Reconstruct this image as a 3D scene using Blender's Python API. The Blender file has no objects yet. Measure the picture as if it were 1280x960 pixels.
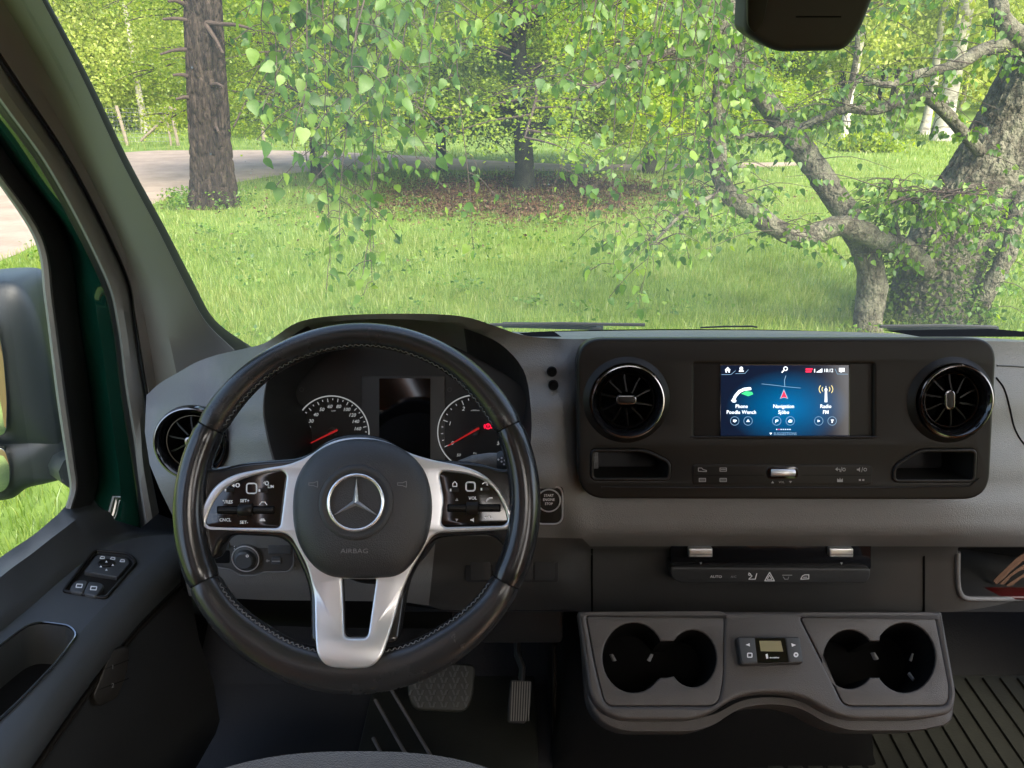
import bpy, bmesh, math, random
import numpy as np
from mathutils import Vector, Matrix, noise
from mathutils.geometry import delaunay_2d_cdt
random.seed(7)
rng = np.random.default_rng(7)
R = math.radians
sc = bpy.context.scene
COL = sc.collection

# ------------------------------------------------------------------ camera
TH, FPX, CH = R(21.6), 961.0, 1.9
cam = bpy.data.cameras.new('camera')
cam.sensor_width = 36.0
cam.lens = FPX / 1280 * 36
cam.clip_start = 0.02
cam.clip_end = 2000
camo = bpy.data.objects.new('camera', cam)
COL.objects.link(camo)
camo.location = (0, 0, CH)
camo.rotation_euler = (math.pi / 2 - TH, 0, 0)
sc.camera = camo

# ------------------------------------------------------------------ sky, sun, exposure
SUN_EL, SUN_AZ = 46.0, 150.0          # azimuth measured clockwise from straight ahead (+Y)
world = bpy.data.worlds.new('World')
sc.world = world
world.use_nodes = True
wn = world.node_tree
for n in list(wn.nodes):
    wn.nodes.remove(n)
sky = wn.nodes.new('ShaderNodeTexSky')
sky.sky_type = 'NISHITA'
sky.sun_disc = False
sky.sun_elevation = R(SUN_EL)
sky.sun_rotation = R(SUN_AZ)
sky.dust_density = 4.0
sky.air_density = 1.0
sky.ozone_density = 1.0
bg = wn.nodes.new('ShaderNodeBackground')
bg.inputs['Strength'].default_value = 0.15
wo = wn.nodes.new('ShaderNodeOutputWorld')
wn.links.new(sky.outputs[0], bg.inputs['Color'])
wn.links.new(bg.outputs[0], wo.inputs['Surface'])
sun = bpy.data.lights.new('sun', 'SUN')
sun.energy = 1.9
sun.angle = R(24)
sun.color = (1.0, 0.93, 0.80)
suno = bpy.data.objects.new('sun', sun)
COL.objects.link(suno)
_a, _e = R(SUN_AZ), R(SUN_EL)
_sd = Vector((math.sin(_a) * math.cos(_e), math.cos(_a) * math.cos(_e), math.sin(_e)))
suno.rotation_euler = (-_sd).to_track_quat('-Z', 'Y').to_euler()
suno.location = _sd * 60
sc.view_settings.view_transform = 'Standard'
sc.view_settings.look = 'None'
sc.view_settings.gamma = 1.0
sc.view_settings.exposure = 2.3
sc.render.engine = 'CYCLES'
cy = sc.cycles
cy.use_denoising = True
try:
    cy.denoiser = 'OPENIMAGEDENOISE'
    cy.denoising_input_passes = 'RGB_ALBEDO_NORMAL'
except Exception:
    pass
cy.max_bounces = 10
cy.diffuse_bounces = 5
cy.glossy_bounces = 4
cy.transmission_bounces = 4
cy.transparent_max_bounces = 12
cy.sample_clamp_indirect = 6
cy.caustics_reflective = False
cy.caustics_refractive = False

# ------------------------------------------------------------------ pixels to places
CT, ST = math.cos(TH), math.sin(TH)
CAM = Vector((0, 0, CH))
def ray(px, py):
    dx, dy = (px - 640) / FPX, (480 - py) / FPX
    return Vector((dx, CT + dy * ST, -ST + dy * CT))
def WY(px, py, Y):
    r = ray(px, py)
    return CAM + r * (Y / r.y)
def WX(px, py, X):
    r = ray(px, py)
    return CAM + r * (X / r.x)
def WD(px, py, D):
    return CAM + ray(px, py) * D
def G(px, py, z=0.0):
    r = ray(px, py)
    return CAM + r * ((z - CH) / r.z)

class Fr:
    """a flat working plane: origin, right (u), up (v) and outward (n)"""
    def __init__(s, px, py, Y=None, D=None, X=None, tilt=0, N=None, P=None):
        s.o = P if P is not None else (WY(px, py, Y) if Y is not None else (WD(px, py, D) if D is not None else WX(px, py, X)))
        s.n = Vector(N if N else (0, -math.cos(R(tilt)), math.sin(R(tilt)))).normalized()
        u = Vector((1, 0, 0)) - s.n * s.n.x
        s.u = u.normalized()
        s.v = s.n.cross(s.u)
        a, b = s.px(px, py), s.px(px + 1, py)
        s.s = math.hypot(a[0] - b[0], a[1] - b[1])
    def px(s, x, y, h=0.0):
        r = ray(x, y)
        t = ((s.o + s.n * h - CAM).dot(s.n)) / r.dot(s.n)
        q = CAM + r * t - s.o
        return (q.dot(s.u), q.dot(s.v))
    def w(s, u, v, h=0.0):
        return s.o + s.u * u + s.v * v + s.n * h
    def wp(s, x, y, h=0.0):
        u, v = s.px(x, y, h)
        return s.w(u, v, h)

# ------------------------------------------------------------------ materials
MATS = {}
def new_mat(name):
    m = bpy.data.materials.new(name)
    m.use_nodes = True
    nt = m.node_tree
    for n in list(nt.nodes):
        nt.nodes.remove(n)
    out = nt.nodes.new('ShaderNodeOutputMaterial')
    MATS[name] = m
    return m, nt, out
def plain(name, col, rough=0.5, metal=0.0, bump=0.0, bscale=900, spec=0.5, var=0.0, vscale=12, coat=0.0, rvar=0.0, sheen=0.0):
    m, nt, out = new_mat(name)
    p = nt.nodes.new('ShaderNodeBsdfPrincipled')
    p.inputs['Base Color'].default_value = (*col, 1)
    p.inputs['Roughness'].default_value = rough
    p.inputs['Metallic'].default_value = metal
    p.inputs['Specular IOR Level'].default_value = spec
    p.inputs['Coat Weight'].default_value = coat
    p.inputs['Sheen Weight'].default_value = sheen
    nt.links.new(p.outputs[0], out.inputs['Surface'])
    tc = nt.nodes.new('ShaderNodeTexCoord')
    if bump > 0:
        nz = nt.nodes.new('ShaderNodeTexNoise')
        nz.inputs['Scale'].default_value = bscale
        nz.inputs['Detail'].default_value = 2
        nt.links.new(tc.outputs['Object'], nz.inputs['Vector'])
        b = nt.nodes.new('ShaderNodeBump')
        b.inputs['Strength'].default_value = bump
        b.inputs['Distance'].default_value = 0.001
        nt.links.new(nz.outputs[0], b.inputs['Height'])
        nt.links.new(b.outputs[0], p.inputs['Normal'])
    if var > 0 or rvar > 0:
        nz = nt.nodes.new('ShaderNodeTexNoise')
        nz.inputs['Scale'].default_value = vscale
        nz.inputs['Detail'].default_value = 6
        nz.inputs['Roughness'].default_value = 0.65
        nt.links.new(tc.outputs['Object'], nz.inputs['Vector'])
        if var > 0:
            mx = nt.nodes.new('ShaderNodeMix')
            mx.data_type = 'RGBA'
            mx.inputs[6].default_value = (*[c * (1 - var) for c in col], 1)
            mx.inputs[7].default_value = (*[min(1, c * (1 + var)) for c in col], 1)
            nt.links.new(nz.outputs[0], mx.inputs[0])
            nt.links.new(mx.outputs[2], p.inputs['Base Color'])
        if rvar > 0:
            mr = nt.nodes.new('ShaderNodeMapRange')
            mr.inputs[1].default_value = 0.3
            mr.inputs[2].default_value = 0.7
            mr.inputs[3].default_value = max(0.02, rough - rvar)
            mr.inputs[4].default_value = min(1, rough + rvar)
            nt.links.new(nz.outputs[0], mr.inputs[0])
            nt.links.new(mr.outputs[0], p.inputs['Roughness'])
    return m
def glow(name, col, strength=1.0):
    m, nt, out = new_mat(name)
    e = nt.nodes.new('ShaderNodeEmission')
    e.inputs[0].default_value = (*col, 1)
    e.inputs[1].default_value = strength
    nt.links.new(e.outputs[0], out.inputs['Surface'])
    return m
def glass(name, tint=(1, 1, 1), film=0.03, filmcol=(0.8, 0.85, 0.75), refl=1.0):
    m, nt, out = new_mat(name)
    t = nt.nodes.new('ShaderNodeBsdfTransparent')
    t.inputs[0].default_value = (*tint, 1)
    g = nt.nodes.new('ShaderNodeBsdfGlossy')
    g.inputs['Roughness'].default_value = 0.0
    d = nt.nodes.new('ShaderNodeBsdfTranslucent')
    d.inputs[0].default_value = (*filmcol, 1)
    lw = nt.nodes.new('ShaderNodeLayerWeight')
    lw.inputs['Blend'].default_value = 0.5
    po = nt.nodes.new('ShaderNodeMath'); po.operation = 'POWER'; po.inputs[1].default_value = 5.0
    nt.links.new(lw.outputs['Facing'], po.inputs[0])
    mu = nt.nodes.new('ShaderNodeMath'); mu.operation = 'MULTIPLY_ADD'
    mu.inputs[1].default_value = refl * 0.9; mu.inputs[2].default_value = 0.04 * refl
    nt.links.new(po.outputs[0], mu.inputs[0])
    m1 = nt.nodes.new('ShaderNodeMixShader')
    nt.links.new(mu.outputs[0], m1.inputs[0])
    nt.links.new(t.outputs[0], m1.inputs[1])
    nt.links.new(g.outputs[0], m1.inputs[2])
    tc = nt.nodes.new('ShaderNodeTexCoord')
    nz = nt.nodes.new('ShaderNodeTexNoise')
    nz.inputs['Scale'].default_value = 3.0
    nz.inputs['Detail'].default_value = 8
    nt.links.new(tc.outputs['Object'], nz.inputs['Vector'])
    mr = nt.nodes.new('ShaderNodeMapRange')
    mr.inputs[1].default_value = 0.3; mr.inputs[2].default_value = 0.75
    mr.inputs[3].default_value = film * 0.5; mr.inputs[4].default_value = film * 1.5
    nt.links.new(nz.outputs[0], mr.inputs[0])
    vo = nt.nodes.new('ShaderNodeTexVoronoi'); vo.inputs['Scale'].default_value = 55.0
    nt.links.new(tc.outputs['Object'], vo.inputs['Vector'])
    sp = nt.nodes.new('ShaderNodeSeparateColor'); nt.links.new(vo.outputs['Color'], sp.inputs[0])
    th = nt.nodes.new('ShaderNodeMath'); th.operation = 'MULTIPLY_ADD'; th.inputs[1].default_value = 0.45; th.inputs[2].default_value = -0.36
    nt.links.new(sp.outputs[0], th.inputs[0])                 # only a few cells carry a speck
    lt = nt.nodes.new('ShaderNodeMath'); lt.operation = 'LESS_THAN'
    nt.links.new(vo.outputs['Distance'], lt.inputs[0]); nt.links.new(th.outputs[0], lt.inputs[1])
    sk = nt.nodes.new('ShaderNodeMath'); sk.operation = 'MULTIPLY_ADD'; sk.inputs[1].default_value = 0.22
    nt.links.new(lt.outputs[0], sk.inputs[0]); nt.links.new(mr.outputs[0], sk.inputs[2])
    m2 = nt.nodes.new('ShaderNodeMixShader')
    nt.links.new(sk.outputs[0], m2.inputs[0])
    nt.links.new(m1.outputs[0], m2.inputs[1])
    nt.links.new(d.outputs[0], m2.inputs[2])
    nt.links.new(m2.outputs[0], out.inputs['Surface'])
    return m
def leafmat(name, cols, trans=0.45, rough=0.45, gloss=0.06, patch=0.0, pscale=0.5):
    """colour varies from leaf to leaf; light passes through"""
    m, nt, out = new_mat(name)
    ge = nt.nodes.new('ShaderNodeNewGeometry')
    oi = nt.nodes.new('ShaderNodeObjectInfo')
    ad = nt.nodes.new('ShaderNodeMath'); ad.operation = 'ADD'
    fr = nt.nodes.new('ShaderNodeMath'); fr.operation = 'FRACT'
    nt.links.new(ge.outputs['Random Per Island'], ad.inputs[0])
    nt.links.new(oi.outputs['Random'], ad.inputs[1])
    nt.links.new(ad.outputs[0], fr.inputs[0])
    cr = nt.nodes.new('ShaderNodeValToRGB')
    el = cr.color_ramp.elements
    while len(el) < len(cols):
        el.new(0.5)
    for i, c in enumerate(cols):
        el[i].position = i / (len(cols) - 1)
        el[i].color = (*c, 1)
    fac = fr.outputs[0]
    if patch:
        tc = nt.nodes.new('ShaderNodeTexCoord')
        nz = nt.nodes.new('ShaderNodeTexNoise'); nz.inputs['Scale'].default_value = pscale; nz.inputs['Detail'].default_value = 4
        nt.links.new(tc.outputs['Object'], nz.inputs['Vector'])
        mr = nt.nodes.new('ShaderNodeMapRange')
        mr.inputs[1].default_value = 0.35; mr.inputs[2].default_value = 0.65; mr.inputs[3].default_value = -patch; mr.inputs[4].default_value = patch
        nt.links.new(nz.outputs[0], mr.inputs[0])
        sm = nt.nodes.new('ShaderNodeMath'); sm.operation = 'ADD'; sm.use_clamp = True
        nt.links.new(fac, sm.inputs[0]); nt.links.new(mr.outputs[0], sm.inputs[1]); fac = sm.outputs[0]
    nt.links.new(fac, cr.inputs[0])
    d = nt.nodes.new('ShaderNodeBsdfDiffuse')
    t = nt.nodes.new('ShaderNodeBsdfTranslucent')
    hs = nt.nodes.new('ShaderNodeHueSaturation')
    hs.inputs['Hue'].default_value = 0.485
    hs.inputs['Saturation'].default_value = 1.15
    hs.inputs['Value'].default_value = 1.5
    nt.links.new(cr.outputs[0], hs.inputs['Color'])
    nt.links.new(cr.outputs[0], d.inputs[0])
    nt.links.new(hs.outputs[0], t.inputs[0])
    m1 = nt.nodes.new('ShaderNodeMixShader'); m1.inputs[0].default_value = trans
    nt.links.new(d.outputs[0], m1.inputs[1]); nt.links.new(t.outputs[0], m1.inputs[2])
    g = nt.nodes.new('ShaderNodeBsdfGlossy'); g.inputs['Roughness'].default_value = rough
    m2 = nt.nodes.new('ShaderNodeMixShader'); m2.inputs[0].default_value = gloss
    nt.links.new(m1.outputs[0], m2.inputs[1]); nt.links.new(g.outputs[0], m2.inputs[2])
    nt.links.new(m2.outputs[0], out.inputs['Surface'])
    return m
def mottled(name, cols, scale=4, detail=8, rough=0.9, bump=0.6, bdist=0.02, stretch=(1, 1, 1), voro=0.0):
    """bark, soil, gravel: noise between several colours plus relief"""
    m, nt, out = new_mat(name)
    p = nt.nodes.new('ShaderNodeBsdfPrincipled')
    p.inputs['Roughness'].default_value = rough
    p.inputs['Specular IOR Level'].default_value = 0.2
    tc = nt.nodes.new('ShaderNodeTexCoord')
    mp = nt.nodes.new('ShaderNodeMapping')
    mp.inputs['Scale'].default_value = stretch
    nt.links.new(tc.outputs['Object'], mp.inputs['Vector'])
    nz = nt.nodes.new('ShaderNodeTexNoise')
    nz.inputs['Scale'].default_value = scale
    nz.inputs['Detail'].default_value = detail
    nz.inputs['Roughness'].default_value = 0.7
    nt.links.new(mp.outputs[0], nz.inputs['Vector'])
    cr = nt.nodes.new('ShaderNodeValToRGB')
    el = cr.color_ramp.elements
    while len(el) < len(cols):
        el.new(0.5)
    for i, c in enumerate(cols):
        el[i].position = 0.3 + 0.4 * i / (len(cols) - 1)
        el[i].color = (*c, 1)
    nt.links.new(nz.outputs[0], cr.inputs[0])
    nt.links.new(cr.outputs[0], p.inputs['Base Color'])
    b = nt.nodes.new('ShaderNodeBump')
    b.inputs['Strength'].default_value = bump
    b.inputs['Distance'].default_value = bdist
    if voro > 0:
        vo = nt.nodes.new('ShaderNodeTexVoronoi')
        vo.feature = 'DISTANCE_TO_EDGE'
        vo.inputs['Scale'].default_value = voro
        nt.links.new(mp.outputs[0], vo.inputs['Vector'])
        nt.links.new(vo.outputs[0], b.inputs['Height'])
    else:
        n2 = nt.nodes.new('ShaderNodeTexNoise')
        n2.inputs['Scale'].default_value = scale * 3
        n2.inputs['Detail'].default_value = 6
        nt.links.new(mp.outputs[0], n2.inputs['Vector'])
        nt.links.new(n2.outputs[0], b.inputs['Height'])
    nt.links.new(b.outputs[0], p.inputs['Normal'])
    nt.links.new(p.outputs[0], out.inputs['Surface'])
    return m

# ------------------------------------------------------------------ objects
def tag(o, label=None, cat=None, group=None, kind=None):
    if label: o['label'] = label
    if cat: o['category'] = cat
    if group: o['group'] = group
    if kind: o['kind'] = kind
    return o
def thing(name, label, cat, loc=(0, 0, 0), group=None):
    o = bpy.data.objects.new(name, None)
    o.empty_display_size = 0.05
    COL.objects.link(o)
    o.location = loc
    return tag(o, label, cat, group)
def link(name, me, mat=None, parent=None):
    o = bpy.data.objects.new(name, me)
    COL.objects.link(o)
    if mat and not me.materials:
        me.materials.append(MATS[mat])
    if parent is not None:
        o.parent = parent
        root = parent
        loc = Vector((0, 0, 0))
        while root is not None:                      # meshes are written in world space
            loc += root.location if root.type == 'EMPTY' else Vector((0, 0, 0))
            root = root.parent
        o.matrix_parent_inverse = Matrix.Translation(-loc) if parent.type == 'EMPTY' else Matrix.Identity(4)
    return o
def smooth(me, ang=35):
    n = len(me.polygons)
    if n:
        me.polygons.foreach_set('use_smooth', [True] * n)
        me.set_sharp_from_angle(angle=R(ang))
def mk(name, V, F, mat, parent=None, ang=35, recalc=True):
    me = bpy.data.meshes.new(name)
    me.from_pydata([tuple(v) for v in V], [], F)
    if recalc:
        bm = bmesh.new(); bm.from_mesh(me)
        bmesh.ops.recalc_face_normals(bm, faces=bm.faces)
        bm.to_mesh(me); bm.free()
    me.update()
    smooth(me, ang)
    return link(name, me, mat, parent)
def npmesh(name, V, F, mat=None):
    """big meshes straight from arrays: V (n,3), F (m,3 or 4)"""
    me = bpy.data.meshes.new(name)
    V = np.ascontiguousarray(V, dtype=np.float32); F = np.ascontiguousarray(F, dtype=np.int32)
    m, k = F.shape
    me.vertices.add(len(V)); me.vertices.foreach_set('co', V.ravel())
    me.loops.add(m * k); me.loops.foreach_set('vertex_index', F.ravel())
    me.polygons.add(m); me.polygons.foreach_set('loop_start', np.arange(0, m * k, k, dtype=np.int32))
    me.update(calc_edges=True)
    if mat: me.materials.append(MATS[mat])
    return me

# ------------------------------------------------------------------ outlines
def cr(pts, n=6, closed=True):
    """smooth curve through points (2-D or 3-D tuples)"""
    P = [np.array(p, float) for p in pts]
    L = len(P); out = []
    rngi = range(L if closed else L - 1)
    for i in rngi:
        p1, p2 = P[i], P[(i + 1) % L]
        p0 = P[i - 1] if (closed or i > 0) else 2 * p1 - p2
        p3 = P[(i + 2) % L] if (closed or i + 2 < L) else 2 * p2 - p1
        for k in range(n):
            t = k / n
            out.append(tuple(0.5 * ((2 * p1) + (-p0 + p2) * t + (2 * p0 - 5 * p1 + 4 * p2 - p3) * t * t + (-p0 + 3 * p1 - 3 * p2 + p3) * t ** 3)))
    if not closed:
        out.append(tuple(P[-1]))
    return out
def fil(pts, r, n=5):
    """polygon with rounded corners; r one number or one per corner"""
    L = len(pts); out = []
    for i in range(L):
        p = np.array(pts[i], float); a = np.array(pts[i - 1], float); b = np.array(pts[(i + 1) % L], float)
        rr = r[i] if isinstance(r, (list, tuple)) else r
        la, lb = np.linalg.norm(a - p), np.linalg.norm(b - p)
        d = min(rr, la * 0.49, lb * 0.49)
        if d < 1e-6:
            out.append(tuple(p)); continue
        s, e = p + (a - p) / la * d, p + (b - p) / lb * d
        for k in range(n + 1):
            t = k / n
            out.append(tuple((1 - t) ** 2 * s + 2 * t * (1 - t) * p + t * t * e))
    return out
def ell(cx, cy, rx, ry=None, n=40, a0=0.0, a1=360.0):
    ry = rx if ry is None else ry
    full = abs(a1 - a0) >= 359.9
    m = n if full else n + 1
    return [(cx + rx * math.cos(R(a0 + (a1 - a0) * i / n)), cy - ry * math.sin(R(a0 + (a1 - a0) * i / n))) for i in range(m)]
def rect(x0, y0, x1, y1, r=0, n=4):
    p = [(x0, y0), (x1, y0), (x1, y1), (x0, y1)]
    return fil(p, r, n) if r else p
def inside(P, poly):
    P = np.asarray(P, float); x, y = P[:, 0], P[:, 1]
    r = np.zeros(len(P), bool); q = np.asarray(poly, float); j = len(q) - 1
    for i in range(len(q)):
        xi, yi, xj, yj = q[i][0], q[i][1], q[j][0], q[j][1]
        c = ((yi > y) != (yj > y)) & (x < (xj - xi) * (y - yi) / ((yj - yi) or 1e-12) + xi)
        r ^= c; j = i
    return r

# ------------------------------------------------------------------ solids
def plate(name, fr, outs, h0, h1, mat, parent=None, bev=0.0, res=2, ang=40):
    """a slab lying in a working plane; outs = [outer, hole, hole...] in pixels"""
    cu = bpy.data.curves.new('tmp', 'CURVE')
    cu.dimensions = '2D'; cu.fill_mode = 'BOTH'
    cu.extrude = max(1e-5, (h1 - h0) / 2 - bev)
    cu.bevel_depth = bev; cu.bevel_resolution = res; cu.offset = -bev
    for o in outs:
        sp = cu.splines.new('POLY'); sp.use_cyclic_u = True
        sp.points.add(len(o) - 1)
        for p, q in zip(sp.points, o):
            u, v = fr.px(q[0], q[1], h1)
            p.co = (u, v, 0, 1)
    ob = bpy.data.objects.new('tmp', cu)
    me = bpy.data.meshes.new_from_object(ob)
    bpy.data.objects.remove(ob); bpy.data.curves.remove(cu)
    me.materials.clear()
    hm = (h0 + h1) / 2
    M = Matrix((( fr.u.x, fr.v.x, fr.n.x, fr.o.x + fr.n.x * hm), (fr.u.y, fr.v.y, fr.n.y, fr.o.y + fr.n.y * hm), (fr.u.z, fr.v.z, fr.n.z, fr.o.z + fr.n.z * hm), (0, 0, 0, 1)))
    me.transform(M)
    bm = bmesh.new(); bm.from_mesh(me)
    bmesh.ops.remove_doubles(bm, verts=bm.verts, dist=1e-6)
    bmesh.ops.recalc_face_normals(bm, faces=bm.faces)
    bm.to_mesh(me); bm.free()
    me.name = name
    smooth(me, ang)
    return link(name, me, mat, parent)
def flat(name, fr, polys, h, mat, parent=None):
    """flat print: one or more polygons just above a surface"""
    V, F = [], []
    for p in polys:
        i = len(V)
        V += [fr.wp(x, y, h) for x, y in p]
        F.append(list(range(i, i + len(p)))[::-1])
    return mk(name, V, F, mat, parent, recalc=False)
def ringpoly(cx, cy, r0, r1, n=28, ry=1.0):
    """ring as quads"""
    out = []
    for i in range(n):
        a, b = 2 * math.pi * i / n, 2 * math.pi * (i + 1) / n
        out.append([(cx + r0 * math.cos(a), cy + ry * r0 * math.sin(a)), (cx + r1 * math.cos(a), cy + ry * r1 * math.sin(a)), (cx + r1 * math.cos(b), cy + ry * r1 * math.sin(b)), (cx + r0 * math.cos(b), cy + ry * r0 * math.sin(b))])
    return out
def stroke(pts, w):
    """line of width w in pixels, as quads"""
    out = []
    for a, b in zip(pts[:-1], pts[1:]):
        dx, dy = b[0] - a[0], b[1] - a[1]; l = math.hypot(dx, dy) or 1
        nx, ny = -dy / l * w / 2, dx / l * w / 2
        ex, ey = dx / l * w * 0.2, dy / l * w * 0.2
        out.append([(a[0] + nx - ex, a[1] + ny - ey), (b[0] + nx + ex, b[1] + ny + ey), (b[0] - nx + ex, b[1] - ny + ey), (a[0] - nx - ex, a[1] - ny - ey)])
    return out
def text(name, s, fr, px, py, size, h, mat, parent=None, shear=0.0, xs=1.0, bold=0.0, rot=0.0):
    """lettering, size = cap height in pixels, centred on the pixel"""
    cu = bpy.data.curves.new('tmp', 'FONT')
    cu.body = s; cu.align_x = 'CENTER'; cu.align_y = 'CENTER'; cu.shear = shear
    cu.size = size * fr.s / 0.70; cu.resolution_u = 2; cu.offset = bold * fr.s
    ob = bpy.data.objects.new('tmp', cu)
    me = bpy.data.meshes.new_from_object(ob)
    bpy.data.objects.remove(ob); bpy.data.curves.remove(cu)
    me.materials.clear()
    u, v = fr.px(px, py, h)
    o = fr.w(u, v, h)
    M = Matrix(((fr.u.x, fr.v.x, fr.n.x, o.x), (fr.u.y, fr.v.y, fr.n.y, o.y), (fr.u.z, fr.v.z, fr.n.z, o.z), (0, 0, 0, 1)))
    me.transform(M @ Matrix.Rotation(R(rot), 4, 'Z') @ Matrix.Diagonal((xs, 1, 1, 1)))
    me.name = name
    return link(name, me, mat, parent)
def loft(name, rows, mat, parent=None, closed=False, ang=60, cap=False):
    n = len(rows[0]); V = [p for r in rows for p in r]; F = []
    for i in range(len(rows) - 1):
        for j in range(n if closed else n - 1):
            k = (j + 1) % n
            F.append((i * n + j, i * n + k, (i + 1) * n + k, (i + 1) * n + j))
    if cap:
        F.append(list(range(n))); F.append(list(range((len(rows) - 1) * n, len(rows) * n)))
    return mk(name, V, F, mat, parent, ang)
def tube_data(pts, rad, seg=10, closed=False, cap=True, flatv=None):
    P = [Vector(p) for p in pts]; n = len(P); V, F = [], []
    rad = rad if hasattr(rad, '__len__') else [rad] * n
    up = None
    for i in range(n):
        t = (P[(i + 1) % n] - P[i - 1]) if closed else (P[min(i + 1, n - 1)] - P[max(i - 1, 0)])
        if t.length < 1e-9: t = Vector((0, 0, 1))
        t.normalize()
        if up is None:
            up = Vector(flatv) if flatv else (Vector((0, 0, 1)) if abs(t.z) < 0.9 else Vector((1, 0, 0)))
        a = (up - t * up.dot(t))
        if a.length < 1e-6: a = t.orthogonal()
        a.normalize(); b = t.cross(a)
        if not flatv: up = a
        r = rad[i]
        ra, rb = (r if hasattr(r, '__len__') else (r, r))
        for k in range(seg):
            an = 2 * math.pi * k / seg
            V.append(P[i] + a * (math.cos(an) * ra) + b * (math.sin(an) * rb))
    for i in range(n if closed else n - 1):
        j = (i + 1) % n
        for k in range(seg):
            l = (k + 1) % seg
            F.append((i * seg + k, i * seg + l, j * seg + l, j * seg + k))
    if cap and not closed:
        F.append(list(range(seg))[::-1]); F.append(list(range((n - 1) * seg, n * seg)))
    return V, F
def tube(name, pts, rad, mat, parent=None, seg=10, closed=False, flatv=None, ang=50, cap=True):
    V, F = tube_data(pts, rad, seg, closed, cap, flatv)
    return mk(name, V, F, mat, parent, ang)
def lathe(name, fr, cx, cy, prof, mat, parent=None, seg=48, ry=1.0, ang=35, h0=0.0):
    """turned shape on a working plane: prof = [(radius in px, height in m)]"""
    u0, v0 = fr.px(cx, cy, h0); V, F = [], []
    for r, h in prof:
        for k in range(seg):
            a = 2 * math.pi * k / seg
            V.append(fr.w(u0 + r * fr.s * math.cos(a), v0 + ry * r * fr.s * math.sin(a), h))
    for i in range(len(prof) - 1):
        for k in range(seg):
            l = (k + 1) % seg
            F.append((i * seg + k, i * seg + l, (i + 1) * seg + l, (i + 1) * seg + k))
    if prof[-1][0] < 0.3 or True:
        F.append(list(range((len(prof) - 1) * seg, len(prof) * seg)))
    return mk(name, V, F, mat, parent, ang)
def dome(name, fr, poly, h0, h1, mat, parent=None, rings=9, pw=2.2, skirt=0.004, ang=60, ctr=None):
    """a cushion-shaped cover over a pixel outline"""
    q = [fr.px(x, y, h0) for x, y in poly]
    c = np.mean(np.array(q), axis=0) if ctr is None else np.array(fr.px(*ctr, h0))
    V, F = [fr.w(u, v, h0 - skirt) for u, v in q], []
    n = len(q)
    for i in range(rings):
        s = math.cos(math.pi / 2 * i / rings) if i else 1.0
        s = 1 - (i / rings) ** 1.6
        h = h0 + (h1 - h0) * (1 - s ** pw) ** (1 / 1.6)
        V += [fr.w(c[0] + (u - c[0]) * s, c[1] + (v - c[1]) * s, h) for u, v in q]
    V.append(fr.w(c[0], c[1], h1))
    for i in range(rings):
        for k in range(n):
            l = (k + 1) % n
            F.append((i * n + k, i * n + l, (i + 1) * n + l, (i + 1) * n + k))
    for k in range(n):
        F.append((rings * n + k, rings * n + (k + 1) % n, (rings + 1) * n))
    return mk(name, V, F, mat, parent, ang)
def surf(name, mapf, outline, holes, step, mat, parent=None, walls=None, ang=50):
    """curved sheet bounded by a pixel outline with real openings; walls = {loop index: function(point, pixel) -> list of points}"""
    loops = [list(outline)] + [list(h) for h in holes]
    loops = [resamp(l, step) for l in loops]
    pts, edges = [], []
    for l in loops:
        i = len(pts); pts += [tuple(p) for p in l]
        edges += [(i + k, i + (k + 1) % len(l)) for k in range(len(l))]
    A = np.array(loops[0]); x0, y0 = A.min(0); x1, y1 = A.max(0)
    gx, gy = np.meshgrid(np.arange(x0, x1, step), np.arange(y0, y1, step))
    g = np.stack([gx.ravel(), gy.ravel()], 1) + 0.013
    ok = inside(g, loops[0])
    for l in loops[1:]:
        ok &= ~inside(g, l)
    B = np.array(pts)
    g = g[ok]
    d = np.min(np.hypot(g[:, None, 0] - B[None, :, 0], g[:, None, 1] - B[None, :, 1]), axis=1)
    g = g[d > step * 0.55]
    nb = len(pts)
    allp = [Vector(p) for p in pts] + [Vector(p) for p in g]
    vo, eo, fo, ov, oe, of = delaunay_2d_cdt(allp, edges, [], 0, 1e-5)
    cen = np.array([np.mean([vo[i] for i in f], axis=0) for f in fo])
    ok = inside(cen, loops[0])
    for l in loops[1:]:
        ok &= ~inside(cen, l)
    V = [mapf(v[0], v[1]) for v in vo]
    F = [list(f) for f, k in zip(fo, ok) if k]
    inv = {}
    for k, lst in enumerate(ov):
        for i in lst: inv[i] = k
    base = 0
    for li, l in enumerate(loops):
        if walls and li in walls:
            idx = [inv[base + k] for k in range(len(l))]
            prev = idx
            chains = [walls[li](V[i], l[k]) for k, i in enumerate(idx)]
            for r in range(len(chains[0])):
                s = len(V); V += [c[r] for c in chains]
                cur = list(range(s, s + len(l)))
                for k in range(len(l)):
                    m = (k + 1) % len(l)
                    F.append((prev[k], prev[m], cur[m], cur[k]))
                prev = cur
        base += len(l)
    return mk(name, V, F, mat, parent, ang)
def resamp(l, step):
    out = []
    for k in range(len(l)):
        a, b = l[k], l[(k + 1) % len(l)]
        d = math.hypot(b[0] - a[0], b[1] - a[1])
        if d < 1e-3: continue
        m = max(1, int(round(d / step)))
        for i in range(m):
            out.append((a[0] + (b[0] - a[0]) * i / m, a[1] + (b[1] - a[1]) * i / m))
    return out
def lerp(tab, x):
    """piecewise smooth table look-up"""
    if x <= tab[0][0]: return tab[0][1]
    for (a, fa), (b, fb) in zip(tab[:-1], tab[1:]):
        if x <= b:
            t = (x - a) / (b - a); t = t * t * (3 - 2 * t)
            return fa + (fb - fa) * t
    return tab[-1][1]
def sstep(a, b, x):
    t = min(1, max(0, (x - a) / (b - a)))
    return t * t * (3 - 2 * t)
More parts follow.
